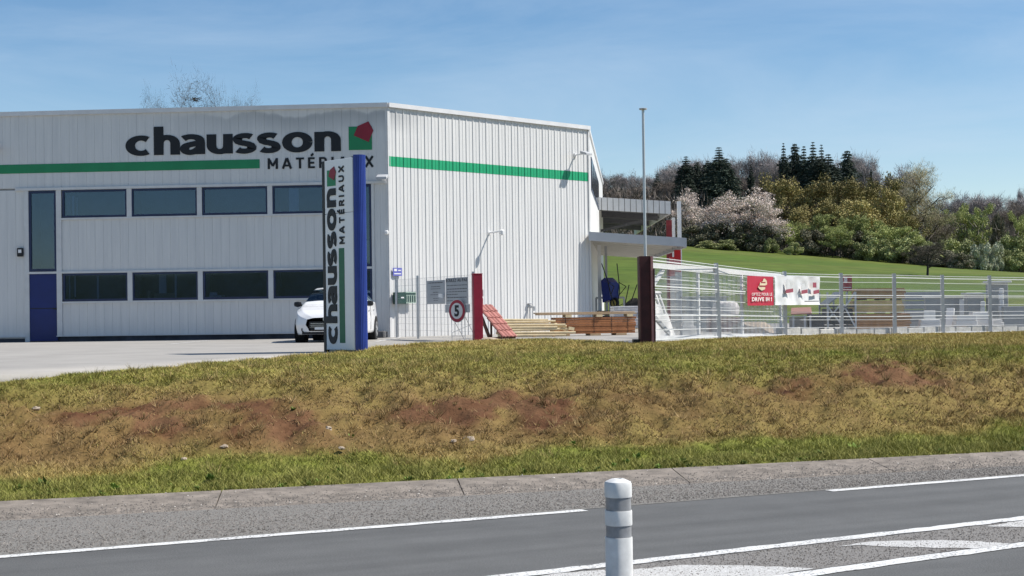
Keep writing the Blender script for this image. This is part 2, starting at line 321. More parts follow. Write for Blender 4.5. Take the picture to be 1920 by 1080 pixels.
# ------------------------------------------------------------------ road, shoulder, gutter, bank, yard, field
def strip(name, xs, ylo, yhi, z0, z1, mat, ny=2, **k):
    t = np.linspace(0, 1, ny)[:, None]; X = np.repeat(xs[None], ny, 0); Y = ylo[None] * (1 - t) + yhi[None] * t; Z = (z0 * (1 - t) + z1 * t) * np.ones_like(X)
    return link(name, grid_mesh(name, X, Y, Z), mat, **k)
XS = np.linspace(-60, 70, 131)
ASPH = M('asphalt', (.099, .1, .099), .82, .10, 1.6, bump=.35, bscale=150, coords='World')
CHIP = M('loose_chippings', (.19, .18, .165), .9, .4, 45, bump=.8, bscale=70, coords='World')
PAINT = M('road_paint', (.62, .62, .61), .7, .14, 30, coords='World', bump=.2, bscale=120)
CONC = M('gutter_concrete', (.20, .172, .145), .85, .42, 4.5, bump=.35, bscale=60, coords='World')
def wear_road():
    nt = ASPH.node_tree; N = nt.nodes.new; K = nt.links.new; b = nt.nodes['Principled BSDF']; old = b.inputs['Base Color'].links[0].from_socket
    g = N('ShaderNodeNewGeometry'); mp = N('ShaderNodeMapping'); mp.inputs['Rotation'].default_value = (0, 0, -.452); K(g.outputs['Position'], mp.inputs[0])
    m2 = N('ShaderNodeMapping'); m2.inputs['Scale'].default_value = (.12, 1.5, 1); K(mp.outputs[0], m2.inputs[0]); n1 = N('ShaderNodeTexNoise'); n1.inputs['Scale'].default_value = 1.3; n1.inputs['Detail'].default_value = 4; K(m2.outputs[0], n1.inputs['Vector'])
    r1 = N('ShaderNodeMapRange'); r1.inputs['From Min'].default_value = .3; r1.inputs['From Max'].default_value = .7; r1.inputs['To Min'].default_value = .84; r1.inputs['To Max'].default_value = 1.16; K(n1.outputs['Fac'], r1.inputs['Value'])
    n2 = N('ShaderNodeTexNoise'); n2.inputs['Scale'].default_value = 70; n2.inputs['Detail'].default_value = 3; K(g.outputs['Position'], n2.inputs['Vector']); r2 = N('ShaderNodeMapRange'); r2.inputs['From Min'].default_value = .3; r2.inputs['From Max'].default_value = .7; r2.inputs['To Min'].default_value = .72; r2.inputs['To Max'].default_value = 1.3; K(n2.outputs['Fac'], r2.inputs['Value'])
    mm = N('ShaderNodeMath'); mm.operation = 'MULTIPLY'; K(r1.outputs[0], mm.inputs[0]); K(r2.outputs[0], mm.inputs[1]); hs = N('ShaderNodeHueSaturation'); K(old, hs.inputs['Color']); K(mm.outputs[0], hs.inputs['Value']); K(hs.outputs[0], b.inputs['Base Color'])
    nt = PAINT.node_tree; N = nt.nodes.new; K = nt.links.new; b = nt.nodes['Principled BSDF']; old = b.inputs['Base Color'].links[0].from_socket; g = N('ShaderNodeNewGeometry'); n3 = N('ShaderNodeTexNoise'); n3.inputs['Scale'].default_value = 42; n3.inputs['Detail'].default_value = 4; K(g.outputs['Position'], n3.inputs['Vector'])
    n4 = N('ShaderNodeTexNoise'); n4.inputs['Scale'].default_value = 1.7; K(g.outputs['Position'], n4.inputs['Vector']); ad = N('ShaderNodeMath'); ad.operation = 'MULTIPLY_ADD'; ad.inputs[1].default_value = .35; K(n4.outputs['Fac'], ad.inputs[0]); K(n3.outputs['Fac'], ad.inputs[2])
    r3 = N('ShaderNodeMapRange'); r3.inputs['From Min'].default_value = .72; r3.inputs['From Max'].default_value = .84; K(ad.outputs[0], r3.inputs['Value']); mx = N('ShaderNodeMix'); mx.data_type = 'RGBA'; mx.inputs['B'].default_value = (.16, .16, .16, 1); K(r3.outputs[0], mx.inputs['Factor']); K(old, mx.inputs['A']); K(mx.outputs['Result'], b.inputs['Base Color'])
wear_road()
road = strip('road', XS, far_line(XS) - 16, far_line(XS) + .17, 0, 0, ASPH); tag(road, 'dark grey asphalt road across the foreground', 'road', kind='structure')
sh = strip('gravel_shoulder', XS, np.minimum(far_line(XS) + .1, gut_low(XS) - .02), gut_low(XS) + .02, .004, .008, CHIP); tag(sh, 'strip of grey loose chippings beside the road', 'gravel', kind='structure')
def paint(name, poly, z=.006, parent=road, mat=PAINT):
    mb = MB(); n = len(poly); mb.add([(x, y, z) for x, y in poly], [tuple(range(n))]); return mb.build(name, mat, parent)
def painted_line(name, a, b, w, z=.006, wear=.012):
    a = Vector(a); b = Vector(b); d = (b - a); L = d.length; d.normalize(); n = Vector((-d.y, d.x)); m = max(2, int(L / .15)); mb = MB()
    up = []; lo = []
    for i in range(m + 1):
        p = a + d * (L * i / m); up.append(p + n * (w / 2 + random.uniform(-wear, wear))); lo.append(p - n * (w / 2 + random.uniform(-wear, wear)))
    mb.add([(p.x, p.y, z) for p in up] + [(p.x, p.y, z) for p in lo], [(i, i + m + 1, i + m + 2, i + 1) for i in range(m)])
    return mb.build(name, PAINT, road)
fl = lambda x: (x, float(far_line(x)))
painted_line('edge_line', fl(-50), fl(.72), .15); painted_line('edge_line', fl(3.5), fl(60), .15, wear=.006)
nd = Vector((4.84, 2.75)).normalized(); q0 = Vector((.05, 12.15)); q1 = Vector((4.89, 14.9))
painted_line('centre_line', q0 - nd * 2.2, q0 + nd * 40, .17, wear=.018)
p0 = Vector((2.15, 11.94)); pd = Vector((2.21, 1.36)).normalized(); painted_line('centre_line', p0 - pd * 6, p0 + pd * 40, .19, wear=.012)
# worn chippings in the central reserve, between the two lines
def med(t, s):                                          # t along, s across 0..1
    a = q0 + nd * t - Vector((-nd.y, nd.x)) * .12; b = p0 + pd * (t - 1.75); b = b + Vector((-pd.y, pd.x)) * .12; return a * (1 - s) + b * s
ts = np.linspace(-3, 38, 60); X = np.array([[med(t, s).x for t in ts] for s in (1, .5, 0)]); Y = np.array([[med(t, s).y for t in ts] for s in (1, .5, 0)])
link('median_chippings', grid_mesh('median_chippings', X, Y, X * 0 + .0035), M('median_chip', (.20, .19, .18), .9, .35, 40, bump=.8, bscale=80, coords='World'), road)
def ragged(poly, amp=.02, step=.07):
    out = []
    for i, p in enumerate(poly):
        q = poly[(i + 1) % len(poly)]; a = Vector(p); b = Vector(q); n = max(1, int((b - a).length / step))
        for k in range(n): c = a.lerp(b, k / n); out.append((c.x + random.uniform(-amp, amp), c.y + random.uniform(-amp, amp)))
    return out
for pl in ([(1180, 1078), (1183, 1068), (1280, 1059), (1402, 1060), (1528, 1065), (1423, 1083), (1300, 1092)], [(1560, 1025), (1640, 1015), (1740, 1012.5), (1820, 1014), (1900, 1019.5), (1830, 1028), (1700, 1026), (1620, 1022)],
           [(1850, 987), (1925, 974), (2010, 976), (2100, 981), (2010, 990), (1925, 988)], [(960, 1090), (1040, 1075), (1130, 1069), (1138, 1078), (1100, 1092)]):
    paint('hatch_marking', ragged([G(x, y, .008)[:2] for x, y in pl]), z=.008, mat=M('worn_paint', (.66, .66, .65), .8, .3, 60, c2=(.30, .29, .28), bump=.6, bscale=90, coords='World'))
# concrete gutter slabs with open joints
gut = empty('gutter'); tag(gut, 'pale concrete gutter along the foot of the bank', 'gutter', kind='structure')
xj = [-40.0]
while xj[-1] < 45: xj.append(xj[-1] + 2.62)
sft = .68 - min(xj, key=lambda v: abs(v + .68)) - 1.36; xj = [v + sft for v in xj]
for a, b in zip(xj[:-1], xj[1:]):
    a += .007; b -= .007; mb = MB(); sk = .12
    al, bl, at_, bt = float(gut_low(a + sk)), float(gut_low(b + sk)), float(gut_top(a)), float(gut_top(b))
    mb.add([(a + sk, al - .03, .008), (b + sk, bl - .03, .008), (b, bt, .085), (a, at_, .085), (a + sk, al - .03, -.1), (b + sk, bl - .03, -.1), (b, bt, -.1), (a, at_, -.1)],
           [(0, 1, 2, 3), (0, 4, 5, 1), (1, 5, 6, 2), (2, 6, 7, 3), (3, 7, 4, 0)])
    mb.build('gutter_slab', CONC, gut)
bed = strip('gutter_bed', XS, gut_low(XS) - .1, gut_top(XS) + .1, -.06, -.03, M('dark_soil', (.05, .04, .03), .95), parent=gut)

# bank: soil patches and grass cover described in world metres
SOIL = [(-3.9, 20.5, 1.5, .55, .75), (-2.6, 20.7, 1.2, .5, .65), (-.3, 21.5, .8, .42, 2.0), (.3, 21.9, .6, .38, 2.0), (-5.3, 20.1, 1.0, .5, .6), (6.0, 24.4, .75, .55, 1.7), (6.5, 25.3, .6, .5, 1.4), (3.7, 23.1, .7, .35, .7), (1.9, 22.3, .9, .4, .45), (-1.3, 21.2, .8, .35, .6), (4.6, 23.6, .9, .4, .35)]
def soil(x, y):
    s = 0
    for cx, cy, rx, ry, a in SOIL: s = s + .7 * a * np.exp(-((x - cx) / rx) ** 2 - ((y - cy) / ry) ** 2)
    d = y - gut_top(x); band = np.clip((d - 1.7) / .6, 0, 1) * np.clip((5.2 - d) / 1.6, 0, 1)
    return np.clip(s * np.clip(fbm(x, y, .55, 4, 21) * 3.2 - .85, 0, 1.5) + band * (.95 * fbm(x, y, 1.3, 4, 33) - .26), 0, 1)
def green(x, y):
    d = y - gut_top(x); d = d + (fbm(x, y, 1.6, 3, 77) - .5) * 2.4 * np.clip(d, 0, 1); g = .95 * np.exp(-(d / 1.55) ** 4) + .42 * np.exp(-((d - 7) / 3.2) ** 2) * fbm(x, y, 4, 3, 41) * 1.6 + .22
    g = g + .55 * (fbm(x, y, 2.2, 3, 51) - .5) + .35 * (fbm(x, y, .45, 2, 61) - .5)
    bb = np.clip((d - 1.5) / .6, 0, 1) * np.clip((4.9 - d) / 1.5, 0, 1)
    return np.clip(g * (1 - .8 * bb) - .3 * soil(x, y), 0, 1)
C_SOIL = np.array((.085, .034, .018)); C_SOIL2 = np.array((.19, .105, .055)); C_STRAW = np.array((.57, .415, .175)); C_DRY = np.array((.40, .30, .105)); C_GREEN = np.array((.26, .29, .055)); C_LUSH = np.array((.285, .275, .078)); C_BROWN = np.array((.30, .195, .095))
def mixc(a, b, t): t = np.clip(t, 0, 1)[..., None]; return a * (1 - t) + b * t
def ground_cover_colour(x, y, s, g, jit):
    c = mixc(C_DRY * np.ones(x.shape + (3,)), C_STRAW, fbm(x, y, .9, 3, 71) * 1.3 - .2 + jit * .5)
    d = y - gut_top(x); bb = np.clip((d - 1.5) / .7, 0, 1) * np.clip((5.4 - d) / 1.6, 0, 1); c = mixc(c, C_BROWN * np.ones(x.shape + (3,)), bb * (.72 + .6 * fbm(x, y, 1.1, 3, 45)))  # brown thatch on the steep band, its tone also carrying the slope's shade
    gc = mixc(C_GREEN * np.ones(x.shape + (3,)), C_LUSH, np.exp(-(d / 1.8) ** 2)); return mixc(c, gc, g * 1.15 + jit * .35)
nx, ny = 640, 380; bx = np.linspace(-20, 32, nx)[None].repeat(ny, 0); t = (np.linspace(0, 1, ny) ** 1.5)[:, None]
by = gut_top(bx) * (1 - t) + (yard_front(bx) + .35) * t
s_ = soil(bx, by); g_ = green(bx, by)
clod = (fbm(bx, by, .35, 4, 81) - .5) * (.15 + .2 * np.clip(by - gut_top(bx) - 1.6, 0, 1) * np.clip((6 - by + gut_top(bx)) / 2, 0, 1)) * np.clip((by - gut_top(bx)) / .8, 0, 1)
bz = bank_z(bx, by) + clod * np.clip(yard_front(bx) - by + .1, 0, 1)
bc = mixc(mixc(C_DRY * .62 * np.ones(bx.shape + (3,)), C_GREEN * .7, g_), mixc(C_SOIL * np.ones(bx.shape + (3,)), C_SOIL2, fbm(bx, by, .5, 4, 91) * 1.5 - .3), s_ * 1.3)
bank = link('grass_bank', grid_mesh('grass_bank', bx, by, bz, bc), M('bank_earth', (.9, .9, .9), .95, .25, 9, attr='Col', bump=.7, bscale=22, coords='World', spec=.1)); tag(bank, 'sloping roadside bank of dry grass and bare red earth', 'bank', kind='structure')

def grass_field(name, n, box, hmin, hmax, w, label, dens):
    x = rng.uniform(box[0], box[1], n); d = rng.random(n); lo = gut_top(x); hi = yard_front(x)
    y = lo + (hi - lo) * d
    keep = rng.random(n) < dens(x, y); keep &= (np.abs(x / y) < .40) & (y < 52); x = x[keep]; y = y[keep]
    return x, y
def bank_grass():
    n = 2600000; x = rng.uniform(-15, 24, n); y = rng.uniform(14, 51, n); d = y - gut_top(x); ok = (d > .02) & (y < yard_front(x) - .02) & (np.abs(x / y) < .58) & ((np.abs(x / y) < .37) | (rng.random(n) < .45))
    x, y, d = x[ok], y[ok], d[ok]; s = soil(x, y); g = green(x, y)
    dens = np.clip((24 / y) ** 1.2, .35, 1.0) * (1 - .86 * np.clip(s * 1.15, 0, 1)) * (1 - .45 * np.clip(d - 1.7, 0, 1) * np.clip((5.2 - d) / 1.5, 0, 1)) * np.clip(.15 + 1.3 * fbm(x, y, .3, 2, 7), 0, 1)
    ok = rng.random(len(x)) < dens; x, y, d, s, g = x[ok], y[ok], d[ok], s[ok], g[ok]; m = len(x)
    z = bank_z(x, y) + (fbm(x, y, .35, 4, 81) - .5) * (.15 + .2 * np.clip(d - 1.6, 0, 1) * np.clip((6 - d) / 2, 0, 1)) * np.clip(d / .8, 0, 1) * np.clip(yard_front(x) - y + .1, 0, 1) - .012
    lush = np.exp(-(d / 1.5) ** 4); tuss = vnoise(x, y, .3, 17)
    V = []; Cc = []
    for k in range(3):
        h = (.02 + .045 * rng.random(m) ** 2) * (.6 + .8 * tuss) * (1 + .75 * lush * (.4 + vnoise(x, y, .5, 23))) * (1 + .3 * (y > 30)); w = (.0035 + .004 * rng.random(m)) * np.clip(y / 20, .9, 2.4)
        a = rng.uniform(0, 2 * np.pi, m); lean = h * rng.uniform(.2, 1.7, m); b = rng.uniform(0, 2 * np.pi, m)
        px = x + rng.normal(0, .03, m); py = y + rng.normal(0, .03, m)
        dx, dy = np.cos(a) * w, np.sin(a) * w
        v = np.stack([np.c_[px - dx, py - dy, z], np.c_[px + dx, py + dy, z], np.c_[px + np.cos(b) * lean, py + np.sin(b) * lean, z + h]], 1)
        jit = rng.normal(0, .6, m); c = ground_cover_colour(x, y, s, g, jit) * (rng.uniform(.65, 1.3, m) * (.74 + .5 * fbm(x, y, .3, 2, 19)))[:, None]
        V.append(v.reshape(-1, 3)); Cc.append(np.repeat(c, 3, 0))
    me = fast_mesh('bank_grass', np.concatenate(V), 3, np.concatenate(Cc))
    o = link('bank_grass', me, M('grass_blades', (1, 1, 1), .75, .08, 3, attr='Col', spec=.15)); tag(o, 'short dry and green grass covering the roadside bank', 'grass', kind='stuff')
bank_grass()
def tussocks():                                          # coarser clumps of dead and green grass with gaps between them
    n = 5200; x = rng.uniform(-13, 20, n); d = rng.uniform(.9, 9.5, n) ; y = gut_top(x) + d; ok = (y < yard_front(x) - .3) & (rng.random(n) < np.clip(.15 + 1.2 * vnoise(x, y, .9, 63), 0, 1)); x, y, d = x[ok], y[ok], d[ok]; n = len(x)
    z = bank_z(x, y) + (fbm(x, y, .35, 4, 81) - .5) * (.15 + .2 * np.clip(d - 1.6, 0, 1) * np.clip((6 - d) / 2, 0, 1)) * np.clip(d / .8, 0, 1) * np.clip(yard_front(x) - y + .1, 0, 1) - .015
    sz = np.minimum(rng.gamma(2.2, .025, n) + .025, .11) * np.clip((yard_front(x) - y) / 2 + .35, .35, 1); k = 26; X = np.repeat(x, k); Y = np.repeat(y, k); Z = np.repeat(z, k); S = np.repeat(sz, k); m = len(X); a = rng.uniform(0, 6.283, m); px = X + np.cos(a) * S * rng.random(m) * .7; py = Y + np.sin(a) * S * rng.random(m) * .7
    h = S * rng.uniform(.7, 1.7, m); w = .004 * np.clip(Y / 20, .9, 2) + 0 * h; b = a + rng.normal(0, .6, m); lean = S * rng.uniform(.3, 1.6, m); c2 = rng.uniform(0, 6.283, m)
    V = np.stack([np.c_[px - np.cos(c2) * w, py - np.sin(c2) * w, Z], np.c_[px + np.cos(c2) * w, py + np.sin(c2) * w, Z], np.c_[px + np.cos(b) * lean, py + np.sin(b) * lean, Z + h]], 1).reshape(-1, 3)
    t = np.repeat(rng.random(n), k) + rng.normal(0, .15, m); base = ground_cover_colour(X, Y, 0 * X, green(X, Y), rng.normal(0, .4, m)); cc = mixc(base * .62, np.array((.50, .36, .17)) * np.ones((m, 3)), (t - .62) * 3) * rng.uniform(.7, 1.2, m)[:, None]
    o = link('grass_tussocks', fast_mesh('grass_tussocks', V, 3, np.repeat(cc, 3, 0)), MATS['grass_blades']); tag(o, 'coarse tussocks of dead grass scattered over the bank', 'grass', kind='stuff')
tussocks()
# broad-leaved weeds along the verge and stones lying on the bank
def weeds():
    V = []; Cc = []
    for i in range(130):
        x = random.uniform(-6.5, 8); dd = abs(random.gauss(0, .45)) + .03
        if random.random() < .07: dd = random.uniform(.5, 4)
        y = float(gut_top(x)) + dd; z = float(bank_z(x, y)); r = random.uniform(.02, .06) * (2 if random.random() < .08 else 1); n = int(12 + 30 * random.random())
        c = np.array((.13, .19, .04)) * random.uniform(.6, 1.5)
        for k in range(n):
            a = random.uniform(0, 6.28); e = random.uniform(.1, 1.2); L = r * random.uniform(.5, 1.2); dv = np.array((math.cos(a) * math.cos(e), math.sin(a) * math.cos(e), math.sin(e)))
            p = np.array((x, y, z)) + dv * L * .4 + rng.normal(0, r * .25, 3) * (1, 1, .3); sd = np.array((-math.sin(a), math.cos(a), 0)) * L * .28
            V.append([p, p + dv * L * .5 + sd, p + dv * L, p + dv * L * .5 - sd]); Cc += [c * random.uniform(.7, 1.3)] * 4
    me = fast_mesh('verge_weeds', np.array(V).reshape(-1, 3), 4, np.array(Cc)); o = link('verge_weeds', me, MATS['grass_blades']); tag(o, 'dark green broad leaved weeds along the verge', 'weeds', kind='stuff')
weeds()
def rock_mesh(seed):
    r = random.Random(seed); bm = bmesh.new(); bmesh.ops.create_icosphere(bm, subdivisions=2, radius=1)
    for v in bm.verts: k = 1 + r.uniform(-.22, .22); v.co = Vector((v.co.x * k, v.co.y * k * .8, v.co.z * k * .45))
    me = bpy.data.meshes.new('rock'); bm.to_mesh(me); bm.free(); return me
ROCKS = [rock_mesh(i) for i in range(4)]; RM = M('pale_stone', (.42, .34, .26), .9, .25, 6, bump=.6, bscale=20)
stones = [(420, 840, 11, 'larger pale stone low on the bank near the left'), (615, 808, 13, 'pale flat stone beside the dark earth, left of the bank middle'), (640, 843, 9, 'small pale stone just above the green verge below the totem sign'), (68, 770, 12, 'pale stone high on the bank near the left edge'), (880, 826, 16, 'pale stone at the foot of the dark earth patch'), (850, 829, 10, 'small stone left beside the one at the dark earth patch'), (345, 862, 8, 'small pale stone at the top of the green verge'), (255, 855, 8, 'tiny whitish stone above the verge at left')]
for i, (px, py, w, lab) in enumerate(stones):
    best = min(((abs((P(px, py, Yv).z) - float(bank_z(P(px, py, Yv).x, Yv))), Yv) for Yv in np.arange(16.5, 34, .1)))[1]; p = P(px, py, best); s = w * best / FPX * .8
    o = link('stone', ROCKS[i % 4], RM); o.location = (p.x, p.y, float(bank_z(p.x, p.y)) + .02); o.scale = (s, s, s); o.rotation_euler = (random.uniform(-.3, .5), 0, random.uniform(0, 3)); tag(o, lab, 'stone', 'pale stones on the bank')
# loose stones on shoulder, gutter and reserve
def pebbles(name, pts, smin, smax, mat, label):
    n = len(pts); s = rng.uniform(smin, smax, n) ** 1; base = np.array([(1, 0, 0), (-1, 0, 0), (0, 1, 0), (0, -1, 0), (0, 0, .7), (0, 0, -.3)]); tri = [(0, 2, 4), (2, 1, 4), (1, 3, 4), (3, 0, 4)]
    a = rng.uniform(0, 6.28, n); V = []
    J = base[None] * (1 + rng.uniform(-.35, .35, (n, 6, 1))) * s[:, None, None]
    c, sn = np.cos(a)[:, None], np.sin(a)[:, None]; Xr = J[..., 0] * c - J[..., 1] * sn; Yr = J[..., 0] * sn + J[..., 1] * c; Q = np.stack([Xr, Yr, J[..., 2]], -1) + pts[:, None]
    for t3 in tri: V.append(Q[:, list(t3)])
    V = np.stack(V, 1).reshape(-1, 3); cc = rng.uniform(.5, 1.6, n); me = fast_mesh(name, V, 3, np.repeat(np.c_[cc, cc * .97, cc * .94], 12, 0)); o = link(name, me, mat); tag(o, label, 'gravel', kind='stuff')
x = rng.uniform(-8, 10, 42000); y = far_line(x) + .15 + (gut_low(x) - far_line(x) - .1) * rng.random(len(x)) ** .9; k = (y < gut_low(x)) & (y > far_line(x) + .16); x, y = x[k], y[k]
pebbles('loose_gravel', np.c_[x, y, x * 0 + .006], .004, .014, M('pebble', (.16, .15, .14), .9, .2, 3, attr='Col'), 'loose grey chippings scattered on the road shoulder')
tt = rng.uniform(-2.5, 8, 9000); ss = rng.random(9000); pm = np.array([[*med(a, b), .006] for a, b in zip(tt, ss)]); pebbles('reserve_gravel', pm, .003, .010, MATS['pebble'], 'fine chippings between the centre lines')
x = rng.uniform(-8, 10, 9000); f_ = np.abs(rng.normal(0, .3, 9000)); k = f_ < 1; x, f_ = x[k], f_[k]; y = gut_low(x) * (1 - f_) + gut_top(x) * f_; pebbles('gutter_grit', np.c_[x, y, .01 + .075 * f_ + .002], .003, .012, MATS['pebble'], 'grit washed from the shoulder onto the gutter')
x = rng.uniform(-7, 9, 230); f_ = rng.random(230) ** 1.5; y = gut_low(x) * (1 - f_) + gut_top(x) * f_; pebbles('gutter_flecks', np.c_[x, y, .01 + .075 * f_ + .004], .004, .016, M('white_flecks', (.42, .40, .37), .9, .3, 3, attr='Col'), 'small white stone chips lying in the gutter')

# yard
YX = np.concatenate([np.linspace(-60, -10, 20), np.linspace(-9.9, 16, 180), np.linspace(16.5, 70, 40)]); jit = (fbm(YX, YX * 0, .5, 3, 5) - .5) * .25
yf = yard_front(YX) + jit; T = np.array([0, .0, .05, .2, .5, 1.0])[:, None]; XX = YX[None].repeat(6, 0); YYm = yf[None] * (1 - T) + np.maximum(86, yf[None] + 1) * T
ZZ = zp(XX) + .012; ZZ[0] -= .12
yard = link('yard', grid_mesh('yard', XX, YYm, ZZ, smooth=False), M('yard_concrete', (.31, .295, .275), .9, .12, .7, bump=.25, bscale=30, coords='World')); tag(yard, 'pale sunlit concrete yard in front of the warehouse', 'yard', kind='structure')
def yard_line(a, b, w):
    a = Vector(a); b = Vector(b); d = (b - a).normalized(); n = Vector((-d.y, d.x)) * w / 2; return paint('parking_line', [(a - n)[:2], (b - n)[:2], (b + n)[:2], (a + n)[:2]], z=1.258, parent=yard)
yard_line((-3.55, 40.2), (-3.3, 45.4), .1); yard_line((-6.3, 40.2), (-6.05, 45.2), .1); yard_line((-9.0, 40.2), (-8.8, 45.0), .1)
# field and far ground
gx = np.unique(np.concatenate([np.linspace(-900, -120, 30), np.linspace(-120, 160, 120), np.linspace(160, 900, 30)])); gy = np.unique(np.concatenate([np.linspace(-700, -20, 40), np.linspace(-20, 60, 81), np.linspace(60, 360, 130), np.linspace(360, 1500, 40)]))
FX, FY = np.meshgrid(gx, gy); FZ = field_z(FX, FY)
WOODB_ = np.array((.075, .085, .045))
fc = mixc(np.array((.088, .14, .018)) * np.ones(FX.shape + (3,)), np.array((.135, .16, .032)), fbm(FX * .35, FY, 12, 4, 13) * 2.2 - .6)
fc = mixc(fc, WOODB_, np.clip((-70 - FY) / 30, 0, 1))
field = link('meadow', grid_mesh('meadow', FX, FY, FZ, fc), M('meadow_grass', (.95, .95, .95), .9, .4, .35, attr='Col', coords='World', bump=.9, bscale=.9, spec=.15)); tag(field, 'green meadow rising behind the yard to the wood', 'meadow', kind='structure')

# ------------------------------------------------------------------ warehouse
A0 = Vector((-3.652, 46.0, 1.252)); aL = R(4.5); LDIR = Vector((-math.cos(aL), math.sin(aL), 0)); SDIR = Vector((math.sin(aL), math.cos(aL), 0))
B0 = Vector((2.674, 52.716, 1.252)); CDIR = (B0 - A0).normalized(); CLEN = (B0 - A0).length
FL = frame(A0, -LDIR)            # shaded front: x is 0 at the corner and negative to the left
FC = frame(A0, CDIR)             # sunlit splayed front
FS = frame(B0, SDIR)             # right hand side wall, seen edge on
wh = empty('warehouse', A0, 0, 'white metal-clad builders merchant warehouse with green stripes and blue door', 'building')
def wp(mb, name, mat, fr, parent=None, **k):
    o = mb.build(name, mat, **k); return place(o, wh, fr)
def wsub(mb, name, mat, par, **k):      # sub-part sharing its part's frame
    o = mb.build(name, mat, **k); o.parent = par; return o
HT = 6.99
# cladding boards of the front: narrow upright boards with recessed joints
bcache = {}
def board(fr, x0, x1, z0, z1, name='cladding_board'):
    w = round(x1 - x0, 3); key = (w, round(z1 - z0, 3))
    if key not in bcache:
        h = z1 - z0; mb = MB(); e = .006; p = [(0, .010), (.002, .003), (e + .004, .0), (w * .5 - .012, 0), (w * .5, .0015), (w * .5 + .012, 0), (w - e - .004, 0), (w - .002, .003), (w, .010)]; n = len(p)
        mb.add([(x, y, 0) for x, y in p] + [(x, y, h) for x, y in p], [(i, i + 1, i + 1 + n, i + n) for i in range(n - 1)] + [tuple(range(n, 2 * n)), tuple(range(n - 1, -1, -1))])
        bcache[key] = mb.mesh('cladding_board'); bcache[key].materials.append(CLAD)
    o = bpy.data.objects.new(name, bcache[key]); col.objects.link(o); place(o, wh, fr @ Matrix.Translation((x0, random.uniform(0, .0015), z0)))
def board_run(fr, x0, x1, z0, z1, w=.262):
    n = max(1, round(abs(x1 - x0) / w)); w = (x1 - x0) / n
    for i in range(n): board(fr, x0 + i * w, x0 + (i + 1) * w, z0, z1)
board_run(FL, -15.2, -.06, 4.66, 6.86)
board_run(FL, -15.2, -11.14, .17, 4.60)
board_run(FL, -9.98, -1.72, 2.12, 3.68); board_run(FL, -9.98, -1.72, .18, 1.15); board_run(FL, -.42, -.06, .17, 4.60, .18)
# backing, trims, plinth
T = lambda x0, x1, z0, z1, y0=-.03, y1=.06: MB().box(x0, x1, y0, y1, z0, z1)
WP = WHITE()
TRIM = M('white_trim', (.58, .58, .58), .45, .08, 3)
for nm, a in (('header_trim', (-11.4, -.05, 4.585, 4.66, -.06, .06)), ('sill_trim', (-10.0, -1.55, 3.68, 3.735, -.05, .06)), ('header_trim', (-11.05, -1.55, 2.055, 2.12, -.05, .06)), ('sill_trim', (-10.0, -1.55, 1.15, 1.205, -.05, .06)),
              ('base_trim', (-10.16, -1.55, .15, .178, -.05, .06)), ('base_trim', (-15.2, -11.1, .14, .168, -.05, .06)), ('post_trim', (-11.14, -11.0, .0, 4.584, -.035, .06)), ('post_trim', (-10.14, -9.98, .168, 4.584, -.04, .06)),
              ('corner_trim', (-.06, .0, 0, 6.86, -.012, .05)), ('post_trim', (-1.72, -1.56, .0, 4.584, -.035, .06)), ('post_trim', (-.5, -.42, .0, 4.584, -.035, .06)), ('header_trim', (-1.55, -.5, 2.055, 2.12, -.05, .06))):
    wp(T(*a), nm, TRIM, FL)
wp(T(-15.2, -11.14, -.02, .139, .05, .3).box(-10.14, -1.56, .05, .3, -.02, .149), 'plinth', M('plinth_block', (.05, .055, .07), .9, .6, 1.2, bump=.4), FL)
CAPM = M('parapet_cap', (.62, .62, .63), .45, .08, 2)
wp(T(-15.2, .02, 6.86, HT, -.07, .25), 'parapet_cap', CAPM, FL); wp(T(.02, CLEN + .03, 6.86, HT, -.09, .25), 'parapet_cap', CAPM, FC); wp(T(.03, 24, 6.86, HT, -.05, .25), 'parapet_cap', CAPM, FS)
# core behind the cladding: walls, roof
def world_poly(fr, x, y): return (fr @ Vector((x, y, 0)))
c1 = world_poly(FL, -15.3, 1.1); c2 = world_poly(FL, -.6, 1.1); c3 = world_poly(FC, CLEN - .3, .3); c3b = world_poly(FC, .35, .3); c4 = world_poly(FS, 24, .2); c5 = world_poly(FL, -15.3, 26); c4b = world_poly(FS, .3, .2)
core = MB().slab([(p - A0)[:2] for p in (c1, c2, c3b, c3, c4b, c4, c5)], -.02, 6.7).build('core_wall', M('core_white', (.55, .55, .55), .7), wh)
wp(MB().box(-15.25, -15.2, .0, 1.2, 0, 6.86), 'end_wall', CLAD, FL)
# flat backing sheets so that no gap opens between the boards, the niches stay free
wp(MB().box(-15.2, -.03, .04, .07, 4.64, 6.86).box(-15.2, -11.1, .04, .07, .1, 4.62).box(-10.0, -1.6, .062, .09, 2.1, 3.7).box(-10, -1.6, .062, .09, .1, 1.17).box(-.46, -.03, .062, .09, 0, 4.62), 'backing_sheet', M('joint_grey', (.5, .5, .5), .8), FL)
